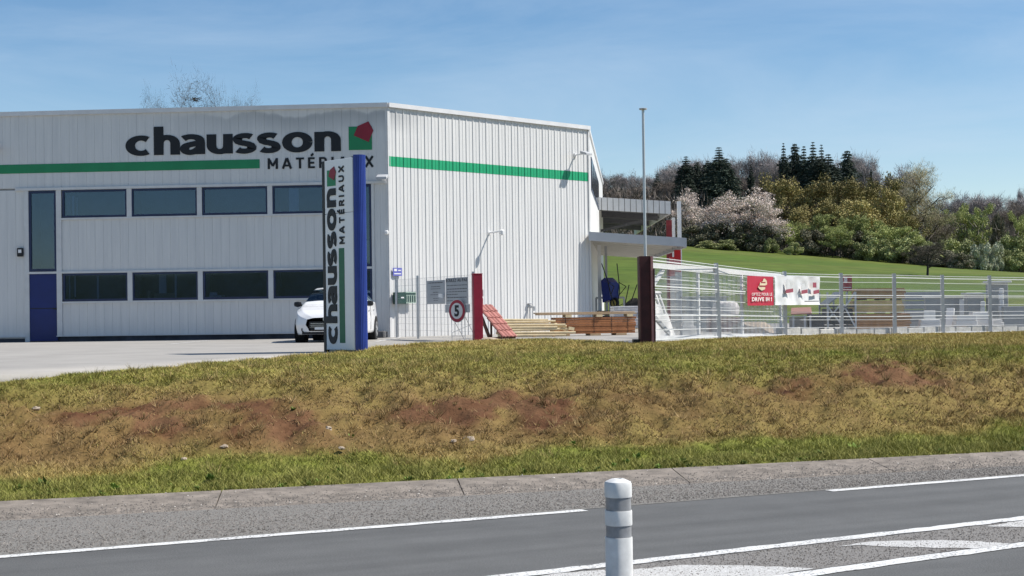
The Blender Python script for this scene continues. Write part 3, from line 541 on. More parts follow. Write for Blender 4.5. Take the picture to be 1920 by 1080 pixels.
# window niches and windows
ROOM = M('room_wall', (.13, .15, .19), .9, .4, .8)  # bluish tone stands in for sky reflected in the upper panes
ROOM2 = M('room_wall_low', (.5, .51, .49), .9, .6, .9)  # paler copy, lightened to stand in for reflections in the lower panes
def window(x0, x1, z0, z1, fr=FL, dep=.95, fw=.055, name='window', split=None):
    w = wp(MB().box(x0, x1, -.015, .06, z1 - fw, z1).box(x0, x1, -.015, .06, z0, z0 + fw * 1.25).box(x0, x0 + fw, -.014, .06, z0 + fw, z1 - fw).box(x1 - fw, x1, -.014, .06, z0 + fw, z1 - fw), name, NAVY(), fr)
    wsub(MB().box(x0 + fw * .8, x1 - fw * .8, .02, .028, z0 + fw, z1 - fw * .8), 'pane', GLASS, w)
    nb = MB(); e = .004
    nb.add([(x0, .062, z0), (x1, .062, z0), (x1, .062, z1), (x0, .062, z1), (x0, dep, z0), (x1, dep, z0), (x1, dep, z1), (x0, dep, z1)], [(4, 5, 6, 7), (0, 1, 5, 4), (1, 2, 6, 5), (2, 3, 7, 6), (3, 0, 4, 7)])
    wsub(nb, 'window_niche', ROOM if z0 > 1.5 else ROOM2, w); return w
rows = [(-9.95, -7.95), (-7.81, -5.79), (-5.63, -3.64), (-3.49, -1.72)]
wins = {}
for r, (z0, z1) in (('up', (3.735, 4.57)), ('lo', (1.205, 2.05))):
    for i, (a, b) in enumerate(rows): wins[r, i] = window(a, b, z0, z1)
for (a, b) in rows[:-1]:
    for z0, z1 in ((3.735, 4.584), (1.205, 2.055)): wp(T(b + .0, b + .15, z0, z1, -.04, .05), 'mullion', TRIM, FL)
tw = window(-11.0, -10.14, 2.12, 4.57, fw=.07); dw = window(-1.56, -.5, 2.12, 4.57, fw=.07); lw = window(-1.56, -.5, .02, 2.05, fw=.07)
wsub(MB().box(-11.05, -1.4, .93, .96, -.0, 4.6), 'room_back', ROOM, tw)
door = wp(MB().box(-11.0, -10.14, .0, .05, .02, 2.055), 'door', M('blue_door', (.006, .018, .12), .45, .15, 1.5), FL)
wsub(MB().box(-10.99, -10.15, -.008, -.001, 1.0, 1.02).box(-10.26, -10.16, -.05, -.03, .98, 1.0).box(-10.19, -10.165, -.035, .0, .97, 1.01), 'handle', BLACK(), door)
# things seen behind the panes: blinds, a plant-like white pole, papers
BL = M('blind_white', (.55, .56, .56), .8, .1, 4)
def inside(w, name, boxes, mat=BL):
    mb = MB()
    for b in boxes: mb.box(*b)
    wsub(mb, name, mat, w)
inside(wins['up', 0], 'blind', [(-9.72, -9.66, .2, .23, 3.8, 4.42), (-9.62, -9.59, .3, .33, 3.8, 4.36)]); inside(wins['up', 0], 'cupboard', [(-9.9, -9.78, .2, .5, 3.8, 4.5)], M('warm_grey', (.3, .28, .25), .8))
inside(wins['up', 3], 'blind', [(-3.02, -2.72, .12, .14, 3.8, 4.5)])
inside(wins['lo', 0], 'blind', [(-9.85, -9.81, .2, .22, 1.3, 1.98), (-9.68, -9.64, .2, .22, 1.35, 1.98), (-8.98, -8.92, .2, .22, 1.27, 1.98), (-8.06, -8.01, .2, .22, 1.27, 1.98)])
inside(wins['lo', 1], 'blind', [(-7.15, -6.92, .5, .53, 1.27, 2.0), (-6.6, -6.54, .3, .32, 1.27, 2.0)]); inside(wins['lo', 1], 'cupboard', [(-7.3, -6.65, .45, .6, 1.22, 1.42), (-7.44, -7.36, .3, .38, 1.22, 1.5)], M('warm_grey', (.3, .28, .25), .8))
mbp = MB(); mbp.v = []; 
inside(wins['lo', 2], 'paper_stack', [(-5.5, -5.1, .15, .4, 1.27, 1.33), (-5.48, -5.25, .15, .35, 1.33, 1.42)])
inside(dw, 'blind', [(-1.5, -.55, .1, .12, 2.2, 2.9)], M('blind_aqua', (.28, .36, .38), .8)); inside(lw, 'blind', [(-1.5, -.55, .1, .12, 1.0, 1.95)], MATS['blind_aqua'])
# green stripe of the front, lettering, logo
wp(MB().box(-15.2, -3.87, -.012, -.003, 5.115, 5.385), 'green_stripe', GREEN(), FL)
write_parent = wh
CAPS = {'M': (1.0, [[(.1, 0), (.1, 1)], [(.1, .93), (.5, .28)], [(.9, .93), (.5, .28)], [(.9, 0), (.9, 1)]]), 'A': (.98, [[(.09, 0), (.47, .98)], [(.89, 0), (.51, .98)], [(.24, .29), (.74, .29)]]), 'T': (.8, [[(.4, 0), (.4, .93)], [(.0, .915), (.8, .915)]]),
        'E': (.68, [[(.1, 0), (.1, 1)], [(.1, .085), (.66, .085)], [(.1, .5), (.6, .5)], [(.1, .915), (.65, .915)], [(.28, 1.14), (.52, 1.34)]]), 'R': (.8, [[(.1, 0), (.1, 1)], [(.1, .915), (.4, .915)] + arc(.42, .69, .24, .225, 90, -90, 12) + [(.1, .465)], [(.38, .47), (.74, .02)]]), 'I': (.2, [[(.1, 0), (.1, 1)]]),
        'U': (.86, [[(.1, 1), (.1, .4)] + arc(.43, .38, .33, .30, 180, 360, 18) + [(.76, .4), (.76, 1)]]), 'X': (.88, [[(.08, 0), (.80, 1)], [(.80, 0), (.08, 1)]])}
def write_caps(parent, fr, x0, z0, width, h, out, roll=0, gap=.42):
    word = 'MATERIAUX'; tot = sum(CAPS[c][0] for c in word) + gap * (len(word) - 1); sx = width / tot; x = 0; cache = {}
    for c in word:
        if c not in cache:
            mb = pen(CAPS[c][1], .115, .09); mb.v = [(a * sx, b * h, d * .4) for a, b, d in mb.v]; cache[c] = mb.mesh('letter')
        o = link('letter', cache[c], DARKT()); place(o, parent, on_wall(fr, x0, z0, out, roll) @ Matrix.Translation((x, 0, 0))); x += (CAPS[c][0] + gap) * sx
def write_word(parent, fr, x0, z0, width, xh, out, roll=0):
    word = 'chausson'; gap = .085; tot = sum(GL[c][0] for c in word) + gap * (len(word) - 1); sx = width / tot; x = 0; cache = {}
    for c in word:
        if c not in cache:
            mb = pen(GL[c][1]); mb.v = [(a * sx, b * xh, d * .5) for a, b, d in mb.v]; cache[c] = mb.mesh('letter')
        o = link('letter', cache[c], DARKT()); place(o, parent, on_wall(fr, x0, z0, out, roll) @ Matrix.Translation((x, 0, 0))); x += (GL[c][0] + gap) * sx
write_word(wh, FL, -7.97, 5.58, 6.53, .585, .004)
write_caps(wh, FL, -3.62, 5.085, 3.2, .325, .004)
def letters(e, fr, t, x, z, w, h, mat, bold, out, ext=.002):
    ms = []; cur = 0
    for c in t:
        if c == ' ': cur += .34; continue
        me = text_mesh(c, 1, bold, ext, 1, 'LEFT'); v = np.empty(len(me.vertices) * 3, np.float32); me.vertices.foreach_get('co', v); v = v.reshape(-1, 3); x0 = v[:, 0].min(); v[:, 0] += cur - x0; cur = float(v[:, 0].max()) + .09; ms.append((me, v))
    W_ = cur - .09; z0 = min(v[:, 1].min() for m, v in ms); H_ = max(v[:, 1].max() for m, v in ms) - z0
    for me, v in ms:
        v[:, 0] *= w / W_; v[:, 1] = (v[:, 1] - z0) * h / H_; me.vertices.foreach_set('co', v.ravel()); me.update(); o = link('letter', me, mat); place(o, e, on_wall(fr, x, z, out))
def logo(parent, fr, x, z, s, out, sx=1.0, roll=0):
    me = MB(); me.add([(0, 0, 0), (s * sx, 0, 0), (s * sx, s, 0), (0, s, 0), (0, 0, -.006), (s * sx, 0, -.006), (s * sx, s, -.006), (0, s, -.006)], [(0, 1, 2, 3), (4, 7, 6, 5), (0, 4, 5, 1), (1, 5, 6, 2), (2, 6, 7, 3), (3, 7, 4, 0)])
    o = me.build('logo_square', GREEN()); place(o, parent, on_wall(fr, x, z, out, roll))
    pts = [(.22, .62), (.86, .33), (1.07, .82), (.86, 1.21), (.40, 1.02)]
    mb = MB(); n = 5; mb.add([(a * s * sx, b * s, .008) for a, b in pts] + [(a * s * sx, b * s, .001) for a, b in pts], [tuple(range(5)), tuple(range(9, 4, -1))] + [(i, i + 5, (i + 1) % 5 + 5, (i + 1) % 5) for i in range(5)])
    mb.build('logo_pentagon', M('logo_red', (.23, .012, .03), .5, .1, 3), o)
logo(wh, FL, -1.16, 5.60, .70, .012)
# splayed front: upright trapezoidal sheets
def sheet_profile(w):
    return [(0, 0), (w * .12, 0), (w * .145, -.02), (w * .25, -.02), (w * .285, 0), (w * .64, 0), (w * .655, -.008), (w * .70, -.008), (w * .715, 0), (w, 0)]
nsh = 31; sw = CLEN / nsh; pr = sheet_profile(sw); n = len(pr)
def sheet(z0, z1, off):
    mb = MB(); mb.add([(x, y + off, z0) for x, y in pr] + [(x, y + off, z1) for x, y in pr], [(i, i + 1, i + 1 + n, i + n) for i in range(n - 1)]); return mb.mesh('cladding_sheet')
sm = sheet(0, 6.86, 0); sm.materials.append(CLAD); gm = sheet(5.1, 5.40, -.004); gm.materials.append(M('green_sunlit', (.012, .30, .135), .45, .08, 2))  # brighter copy of the stripe green, sunlight put into its colour
for i in range(nsh):
    o = bpy.data.objects.new('cladding_sheet', sm); col.objects.link(o); place(o, wh, FC @ Matrix.Translation((i * sw, random.uniform(0, .002), 0)))
    g = bpy.data.objects.new('green_stripe', gm); col.objects.link(g); g.parent = o
wp(MB().box(0, CLEN, .02, .3, 0, 6.86), 'backing_wall', M('core_white', (.6, .6, .6)), FC); wp(MB().box(0, .09, -.02, .02, 0, 6.86), 'corner_trim', TRIM, FC)
wp(MB().box(CLEN - .05, CLEN + .02, -.04, .3, 0, 6.86), 'corner_trim', TRIM, FC)
sidep = MB()
wp(MB().box(0.02, 24, 0, .2, 0, 6.86), 'side_wall', CLAD, FS)
for k in range(4): 
    w_ = wp(MB().box(2.6 + k * 3, 5.2 + k * 3, -.03, -.002, 5.0, 6.2), 'window', NAVY(), FS); wsub(MB().box(2.7 + k * 3, 5.1 + k * 3, -.036, -.031, 5.08, 6.12), 'pane', M('dark_pane', (.03, .04, .05), .1), w_)

# small fittings on the walls
def wall_lamp(fr, x, z, name, label, cat, arm=.35):
    e = empty(name, fr @ Vector((x, 0, z)), 0, label, cat); f2 = fr.copy(); f2.translation = fr @ Vector((x, 0, z))
    o = MB().box(-.05, .05, -.06, -.0, -.06, .06).build('wall_plate', WHITE()); place(o, e, f2)
    o = MB().bar((0, -.05, 0), (0, -arm, .02), .04).build('arm', WHITE()); place(o, e, f2)
    mb = MB(); mb.add([(-.16, -arm - .02, .02), (.16, -arm - .02, .02), (.16, -arm - .30, -.05), (-.16, -arm - .30, -.05), (-.16, -arm - .02, .12), (.16, -arm - .02, .12), (.16, -arm - .30, .03), (-.16, -arm - .30, .03)], [(0, 3, 2, 1), (4, 5, 6, 7), (0, 1, 5, 4), (1, 2, 6, 5), (2, 3, 7, 6), (3, 0, 4, 7)])
    o = mb.build('lamp_head', GREYP(), bevel=.012); place(o, e, f2); return e
wall_lamp(FL, -.12, 4.72, 'floodlight', 'white floodlight high on the shaded front beside the building corner', 'lamp', .18)
wall_lamp(FC, 8.5, 5.95, 'floodlight', 'grey floodlight above the green stripe at the right end of the sunlit wall', 'lamp', .35)
wall_lamp(FL, -11.95, 5.9, 'floodlight', 'white floodlight at the left edge above the green stripe', 'lamp', .18)
def wall_camera(fr, x, z, label, arm=.5, s=1):
    e = empty('security_camera', fr @ Vector((x, 0, z)), 0, label, 'camera'); f2 = fr.copy(); f2.translation = fr @ Vector((x, 0, z))
    place(MB().tube((0, 0, 0), (0, -.03, 0), .06 * s).build('wall_plate', WHITE()), e, f2); place(MB().tube((0, -.02, 0), (.0, -arm, .03), .028 * s).build('arm', WHITE()), e, f2)
    place(MB().lathe([(.03, -.1), (.075, -.08), (.09, -.02), (.09, .05), (.05, .08)], 12).build('camera_dome', WHITE(), smooth=True), e, f2 @ Matrix.Translation((0, -arm, 0)) @ Matrix.Scale(s, 4))
wall_camera(FC, 4.3, 3.22, 'white dome camera on an arm in the middle of the sunlit wall', .55); wall_camera(FL, -.04, 3.12, 'small white camera on the building corner', .12, .7)
e = empty('wall_tap', FC @ Vector((6.1, 0, .0)), 0, 'grey outdoor tap low on the sunlit wall above the timber', 'tap'); f2 = FC.copy(); f2.translation = e.location
place(MB().tube((0, -.06, 0), (0, -.06, .92), .025).build('pipe', GALV()), e, f2); place(MB().tube((0, -.06, .86), (.0, -.25, .84), .04).tube((0, -.25, .86), (0, -.25, .72), .035).build('spout', GALV()), e, f2); place(MB().lathe([(.07, .94), (.09, .96), (.07, .98)], 10, c=(0, -.06)).build('valve_wheel', GREYP()), e, f2)
e = empty('door_intercom', FL @ Vector((-11.25, -.04, 2.72)), 0, 'small dark intercom box left of the tall window', 'intercom'); f2 = FL.copy(); f2.translation = e.location
place(MB().box(-.09, .09, -.07, 0, -.13, .13).build('case', BLACK(), bevel=.01), e, f2); place(MB().box(-.05, .05, -.075, -.071, -.02, .08).build('face', WHITE()), e, f2)
e = empty('blue_notice', FC @ Vector((.27, -.06, 1.95)), 0, 'small violet blue notice on the sunlit wall beside the corner', 'sign'); f2 = FC.copy(); f2.translation = e.location
place(MB().box(-.17, .19, -.01, 0, -.12, .12).build('plate', M('violet_blue', (.12, .13, .42), .5)), e, f2); place(MB().box(-.13, -.02, -.014, -.011, .02, .09).box(-.13, .15, -.014, -.011, -.07, -.04).box(.03, .15, -.014, -.011, .03, .06).build('print', WHITE()), e, f2)
e = empty('letter_box', FC @ Vector((.43, -.14, 1.18)), 0, 'dark green letter box with barred front under the blue notice', 'letter box'); f2 = FC.copy(); f2.translation = e.location
DG = M('bottle_green', (.012, .05, .035), .45)
place(MB().box(-.33, .02, -.12, .1, -.19, .16).build('case', DG, bevel=.01), e, f2); place(MB().box(-.2, -.08, -.126, -.121, -.02, .02).build('slot', WHITE()), e, f2)
o = MB().box(.02, .48, -.05, .0, -.17, .17).build('barred_panel', M('pale_green', (.35, .45, .38), .6)); place(o, e, f2)
for i in range(5): b = MB().box(.05 + i * .09, .09 + i * .09, -.062, -.051, -.13, .06).build('bar', DG); b.parent = o
b = MB().box(.04, .46, -.062, -.051, .09, .14).build('bar', DG); b.parent = o
e = MB().box(-1.0, -.1, -.5, -.06, 0, .2).build('concrete_trough', M('dark_concrete', (.10, .10, .105), .9, .3, 5), bevel=.02); e.matrix_world = FL; tag(e, 'low dark concrete kerb block at the foot of the building corner', 'kerb block')

# canopies on the right side of the warehouse
def skylight_mat():
    m = bpy.data.materials.new('skylight_sheet'); m.use_nodes = True; nt = m.node_tree; nt.nodes.clear(); N = nt.nodes.new; out = N('ShaderNodeOutputMaterial'); a = N('ShaderNodeBsdfTranslucent'); b = N('ShaderNodeBsdfDiffuse'); mx = N('ShaderNodeMixShader'); nz = N('ShaderNodeTexNoise'); nz.inputs['Scale'].default_value = 3; rp = N('ShaderNodeValToRGB'); rp.color_ramp.elements[0].color = (.5, .5, .47, 1); rp.color_ramp.elements[1].color = (.75, .74, .7, 1)
    nt.links.new(nz.outputs['Fac'], rp.inputs[0]); nt.links.new(rp.outputs[0], a.inputs[0]); b.inputs[0].default_value = (.6, .6, .58, 1); mx.inputs[0].default_value = .45; nt.links.new(a.outputs[0], mx.inputs[1]); nt.links.new(b.outputs[0], mx.inputs[2]); nt.links.new(mx.outputs[0], out.inputs[0]); return m
def canopy():
    e = empty('loading_canopy', (2.72, 52.6, 1.25), 0, 'low white loading canopy with pale ribbed underside on the right side wall', 'canopy'); o0 = e.location
    zl, zr = 4.62, 4.36; xl, xr = 2.62, 5.93; h = .30; d = 15.8; W_ = M('canopy_grey', (.45, .46, .48), .5, .06, 2)
    def quadbox(name, x0, x1, y0, y1, zt0, zt1, th, mat, par=e):
        v = [(x0, y0, zt0 - th), (x1, y0, zt1 - th), (x1, y1, zt1 - th), (x0, y1, zt0 - th), (x0, y0, zt0), (x1, y0, zt1), (x1, y1, zt1), (x0, y1, zt0)]
        mb = MB(); mb.add([Vector(q) - o0 for q in v], [(0, 3, 2, 1), (4, 5, 6, 7), (0, 1, 5, 4), (1, 2, 6, 5), (2, 3, 7, 6), (3, 0, 4, 7)]); return mb.build(name, mat, par)
    quadbox('fascia', xl, xr, 52.3, 52.38, zl, zr, h, W_); quadbox('end_fascia', xr - .06, xr, 52.39, 52.3 + d, zr - .001, zr - .005, h + .02, W_)
    quadbox('roof_sheet', xl, xr - .07, 52.39, 52.3 + d, zl - .1, zr - .1, .04, M('canopy_under', (.62, .61, .57), .6, .05, 2))
    for k in range(9):
        y = 52.9 + k * 1.7; quadbox('rib', xl, xr - .08, y, y + .12, zl - .14, zr - .14, .10, MATS['canopy_under'])
    # posts
    for (px, Y) in ((1271, 54.0), (1261, 62.0)):
        x = P(px, 500, Y).x; z0 = float(zp(x)); po = MB().box(x - .09 - o0.x, x + .09 - o0.x, Y - o0.y, Y + .18 - o0.y, z0 - o0.z, 4.0 - o0.z).build('post', M('pale_post', (.62, .6, .58), .6), e)
        MB().box(x - .11 - o0.x, x + .11 - o0.x, Y - .02 - o0.y, Y + .2 - o0.y, 3.25 - o0.z, 4.02 - o0.z).build('red_collar', M('signal_red', (.50, .012, .02), .5), po)
    x = 3.1; MB().box(x - .06 - o0.x, x + .06 - o0.x, 2.0, 2.14, 0, 3.0).build('post', WHITE(), e); MB().box(x + .25 - o0.x, x + .34 - o0.x, 3.0, 3.1, 0, 3.0).build('post', GREYP(), e)
    # upper canopy
    u = empty('upper_canopy', (3.8, 68, 1.25), 0, 'higher open canopy with ribbed fascia and dark beamed underside behind the low one', 'canopy'); o0 = u.location
    def qb(name, x0, x1, y0, y1, za, zb, th, mat, par=u):
        v = [(x0, y0, za - th), (x1, y0, zb - th), (x1, y1, zb - th), (x0, y1, za - th), (x0, y0, za), (x1, y0, zb), (x1, y1, zb), (x0, y1, za)]
        mb = MB(); mb.add([Vector(q) - o0 for q in v], [(0, 3, 2, 1), (4, 5, 6, 7), (0, 1, 5, 4), (1, 2, 6, 5), (2, 3, 7, 6), (3, 0, 4, 7)]); return mb.build(name, mat, par)
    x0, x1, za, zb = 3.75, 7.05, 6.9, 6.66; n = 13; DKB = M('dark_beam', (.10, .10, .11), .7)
    for i in range(n):
        a = x0 + (x1 - x0) * i / n; b = x0 + (x1 - x0) * (i + 1) / n - .025; q = za + (zb - za) * i / n; q1 = za + (zb - za) * (i + 1) / n; qb('fascia_panel', a, b, 68, 68.06, q, q1, .56, TRIM)
    qb('fascia_back', x0, x1, 68.07, 68.1, za - .02, zb - .02, .5, DKB); qb('end_fascia', x1 - .05, x1, 68.11, 88, zb, zb, .55, TRIM)
    sl = lambda x: za + (zb - za) * (x - x0) / (x1 - x0) - .1; SKY = skylight_mat(); xa, xb_ = x0 + .25, x1 - .35; xm_ = (xa + xb_) / 2
    def rs(name, a, b, y0, y1, mat, th=.05, dz=0): qb(name, a, b, y0, y1, sl(a) - dz, sl(b) - dz, th, mat)
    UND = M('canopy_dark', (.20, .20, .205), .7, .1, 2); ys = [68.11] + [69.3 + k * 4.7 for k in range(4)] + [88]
    for k in range(4):
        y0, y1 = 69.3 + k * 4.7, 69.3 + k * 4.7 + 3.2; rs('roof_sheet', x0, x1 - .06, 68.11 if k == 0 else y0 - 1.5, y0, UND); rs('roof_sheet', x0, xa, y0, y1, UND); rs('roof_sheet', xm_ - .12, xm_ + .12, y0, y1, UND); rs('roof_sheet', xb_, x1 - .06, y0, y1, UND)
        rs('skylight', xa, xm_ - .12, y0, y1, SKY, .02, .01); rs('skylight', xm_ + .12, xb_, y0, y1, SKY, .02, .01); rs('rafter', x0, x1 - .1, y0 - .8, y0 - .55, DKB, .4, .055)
    mb = MB(); mb.bar((.3, 3, 4.3), (3.0, 3, 4.9), .12); mb.build('brace', DKB, u)
    for px, Y, w, c in ((1256, 71, .3, 'rust'), (1263, 69, .13, 'w'), (1274, 68.6, .17, 'w')):
        x = P(px, 420, Y).x; top = 6.7 if px == 1274 else 6.0; MB().box(x - w / 2 - o0.x, x + w / 2 - o0.x, Y - o0.y, Y + w - o0.y, 0, top - o0.z).build('post', WHITE() if c == 'w' else M('rust_red', (.22, .03, .035), .7, .3, 4), u)
canopy()

# ------------------------------------------------------------------ totem sign
def totem():
    a = Vector((-3.80, 31.3, 0)); b = Vector((-3.12, 30.5, 0)); d = (b - a); W = d.length; d.normalize(); H = 3.86; th = .3
    e = empty('totem_sign', (a.x, a.y, 1.245), 0, 'tall white totem sign with upright black lettering and fluted blue edge', 'sign'); fr = frame((a.x, a.y, 1.245), d)
    face = M('totem_face', (.76, .77, .77), .4, .04, 1.5); 
    def tp(mb, name, mat, **k): return place(mb.build(name, mat, **k), e, fr)
    tp(MB().box(0.06, W, 0, th, .05, 2.78), 'lower_panel', face, bevel=.006); tp(MB().box(0.06, W, 0, th, 2.787, H), 'upper_panel', face, bevel=.006)
    tp(MB().box(-.02, .058, -.01, th + .01, 0, H), 'black_edge', BLACK()); tp(MB().box(.1, W - .05, .04, th - .04, -.05, .05), 'base_plate', GREYP())
    blue = M('totem_blue', (.03, .06, .30), .35, .12, 2); mb = MB(); nr = 13; prof = []
    for i in range(nr * 4 + 1):
        t = -math.pi / 2 + math.pi * i / (nr * 4); r = .132 + (.005 if i % 4 in (1, 2) else -.003); prof.append((W + .005 + r * math.cos(t), th / 2 + r * math.sin(t)))
    m = len(prof); mb.add([(x, y, -.03) for x, y in prof] + [(x, y, H + .05) for x, y in prof], [(i, i + 1, i + 1 + m, i + m) for i in range(m - 1)] + [(m - 1, 0, m, 2 * m - 1), tuple(range(m, 2 * m)), tuple(range(m - 1, -1, -1))])
    tp(mb, 'fluted_column', blue)
    # upright lettering, reading upwards
    gl = lambda u: u * W
    write_word(e, fr, gl(.44), .17, 3.10, .30, .003, roll=math.pi / 2)
    g = MB().box(gl(.52), gl(.70), -.006, -.001, .19, 2.08).build('green_bar', M('totem_green', (.02, .13, .065), .5)); place(g, e, fr)
    write_caps(e, fr, gl(.72), 2.16, 1.56, .175, .003, roll=math.pi / 2)
    logo(e, fr, gl(.15), 3.34, .32, .007, sx=.95)
totem()

# ------------------------------------------------------------------ gate pillars, mast, mesh fence by the corner
def wire_mesh(mb, p0, p1, z0a, z1a, z0b, z1b, dv=.05, rows=10, r=.0035, rr=None):
    p0 = Vector(p0); p1 = Vector(p1); L = (p1 - p0).length; n = int(L / dv); rr = rr or r
    for i in range(n + 1):
        t = i / n; p = p0.lerp(p1, t); mb.bar((p.x, p.y, z0a + (z0b - z0a) * t), (p.x, p.y, z1a + (z1b - z1a) * t), r * 2)
    for j in range(rows + 1):
        s = j / rows; mb.bar((p0.x, p0.y, z0a + (z1a - z0a) * s), (p1.x, p1.y, z0b + (z1b - z0b) * s), rr * 2)
pl = Vector((-.89, 39.55, 1.24)); e = empty('gate_pillar', pl, R(14), 'square red steel gate pillar left of the entrance', 'pillar', )
MB().box(-.115, .115, -.115, .115, 0, 1.71).build('column', M('crimson', (.27, .012, .035), .45, .18, 5), e, bevel=.008); MB().box(-.12, .12, -.12, .12, 1.712, 1.735).build('cap', REDP(), e); MB().box(.116, .15, -.05, .05, 1.15, 1.32).build('latch', GREYP(), e); MB().box(.116, .14, -.04, .04, .95, 1.1).build('hinge_plate', REDP(), e)
o = link('stone', ROCKS[1], M('brown_stone', (.22, .16, .10), .9, .3, 5)); o.location = (pl.x + .28, pl.y - .2, 1.25); o.scale = (.26, .2, .2); tag(o, 'brown rounded stone at the foot of the red gate pillar', 'stone')
pr_ = Vector((2.93, 34.0, 1.2)); e = empty('gate_pillar', pr_, R(8), 'dark maroon steel beam gate pillar at the start of the mesh fence', 'pillar')
mar = M('maroon_beam', (.055, .012, .014), .6, .4, 4); ros_lit = M('sunlit_rose', (.42, .20, .20), .6, .2, 6)  # rose is the maroon with sun on the flange put into its colour
MB().box(-.13, .10, -.10, .02, -.05, 1.98).build('beam', mar, e); MB().box(.10, .15, -.14, .08, -.05, 1.97).build('flange', ros_lit, e); MB().box(-.155, -.13, -.14, .08, -.05, 1.97).build('flange', mar, e); MB().box(.155, .18, -.16, -.1, -.05, 1.7).build('guide_rail', mar, e)
b = MB().box(-.30, -.16, -.08, .06, .0, .16).build('foot_bracket', BLACK(), e)
mast = empty('mast', (2.97, 34.35, 1.2), 0, 'tall thin grey metal mast with a flat cap behind the maroon pillar', 'mast'); MB().tube((0, 0, 0), (0, 0, 5.27), .034, .03, 12).build('pole', M('mast_grey', (.50, .53, .56), .35, .05, 3, .3), mast, smooth=True); MB().lathe([(.03, 5.24), (.085, 5.25), (.09, 5.28), (.05, 5.29)], 14).build('cap', GREYP(), mast)
# light mesh fence from the building corner to the red pillar
def corner_fence():
    e = empty('wire_fence', (-3.4, 45.4, 1.25), 0, 'thin wire mesh fence between the building corner and the red pillar', 'fence'); o0 = Vector(e.location)
    pts = [Vector((-3.42, 45.6, 0)), Vector((-2.66, 43.6, 0)), Vector((-1.0, 39.8, 0))]
    for i, p in enumerate(pts): MB().box(p.x - .03 - o0.x, p.x + .03 - o0.x, p.y - .03 - o0.y, p.y + .03 - o0.y, 0, 1.78).build('post', GALV(), e)
    for a, b in zip(pts[:-1], pts[1:]):
        mb = MB(); wire_mesh(mb, a - o0 * 1, b - o0 * 1, .05, 1.7, .05, 1.7, .11, 9, .0022); mb.v = [(x, y, z) for x, y, z in mb.v]; mb.build('wire_mesh', M('thin_wire', (.42, .43, .44), .5, .1, 4, .3), e)
    return pts
cf = corner_fence()
def fence_at(px, off=.05):                                  # point on the second fence span under a sight line
    a, b = cf[1], cf[2]; r = ray(px, 580); r = Vector((r.x, r.y)); 
    d = (b - a); k = (a.x * r.y - a.y * r.x) / (-(d.x * r.y - d.y * r.x)); p = a + d * k; return p
bd = (cf[2] - cf[1]).normalized(); pa = fence_at(804); pb = fence_at(838); pc = fence_at(881)
BG = M('board_grey', (.36, .38, .40), .5, .06, 2)
def board_sign(p0, p1, z0, z1, label):
    d = (p1 - p0); W = d.length; n = Vector((d.y, -d.x, 0)).normalized() * .05; e = empty('notice_board', (p0.x + n.x, p0.y + n.y, z0), 0, label, 'sign'); fr = frame(e.location, d); place(MB().box(0, W, 0, .015, 0, z1 - z0).build('panel', BG), e, fr); return e, fr, W, z1 - z0
e, fr, W, H = board_sign(pa, pb, 2.22, 2.86, 'smaller grey notice board left on the wire fence with centred print')
def print_lines(e, fr, W, rows, centre=True, m=.06):
    mb = MB()
    for z, w, t in rows:
        x0 = (W - W * w) / 2 if centre else W * m; x = x0
        while x < x0 + W * w: l = random.uniform(.05, .16) * W; mb.box(x, min(x + l, x0 + W * w), -.004, -.001, z, z + t); x += l + .02 * W
    place(mb.build('print', M('print_dark', (.08, .08, .09), .6)), e, fr)
print_lines(e, fr, W, [(H * .88, .8, .025), (H * .72, .5, .018), (H * .63, .55, .014), (H * .48, .3, .018), (H * .38, .6, .014), (H * .22, .3, .014), (H * .14, .25, .014)])
e, fr, W, H = board_sign(pb + bd * .06, pc, 2.2, 2.90, 'larger grey notice board on the wire fence headed ROULEZ AU PAS'); letters(e, fr, 'ROULEZ AU PAS', W * .03, H * .84, W * .94, H * .125, M('print_dark', (.08, .08, .09), .6), .015, .004)
print_lines(e, fr, W, [(H * .70, .9, .018), (H * .56, .9, .022), (H * .46, .88, .018), (H * .36, .5, .018), (H * .24, .9, .022), (H * .12, .45, .018)], False)
e, fr, W, H = board_sign(fence_at(838), fence_at(884), 1.98, 2.195, 'plain grey board hanging under the ROULEZ AU PAS board')
o = MB().box(0, .28, -.02, .02, 0, .09); o = o.build('paper_scrap', WHITE()); o.location = P(823, 557, 41.6); o.rotation_euler = (0, .1, -1.1); tag(o, 'scrap of white paper at the lower edge of the smaller notice board', 'paper')

# speed limit sign on a trestle
def speed_sign():
    p = P(857, 583, 40.3); gz = 1.25; e = empty('speed_sign', (p.x, p.y, gz), R(-42), 'round red ringed speed sign reading 5 on a thin metal trestle', 'sign'); zc = p.z - gz; r = .29
    def disc(name, r0, y0, y1, mat): o = MB().tube((0, y0, zc), (0, y1, zc), r0, n=40).build(name, mat, e); return o
    disc('back_plate', r + .012, .0, .02, GALV()); disc('red_ring', r, -.006, -.001, M('sign_red', (.30, .006, .03), .45, .05, 2)); disc('white_disc', r * .72, -.010, -.007, M('sign_white', (.62, .62, .62), .45, .03, 2))
    me = fit(text_mesh('5', 1, .04, .003, 1), .17, .30); o = link('numeral', me, DARKT(), e); o.matrix_local = Matrix(((1, 0, 0, -.085), (0, 0, -1, -.014), (0, 1, 0, zc - .15), (0, 0, 0, 1)))
    for q in (-.24, .24): MB().tube((q, .03, zc - r * .6), (q, .05, 0), .010, n=6).build('leg', GALV(), e); MB().tube((q, .03, zc - r * .4), (q * .9, .5, 0), .010, n=6).build('leg', GALV(), e)
    MB().tube((-.24, .045, .12), (.24, .045, .12), .008, n=6).tube((-.24, .045, .2), (.18, .35, .42), .007, n=6).build('stretcher', GALV(), e)
speed_sign()

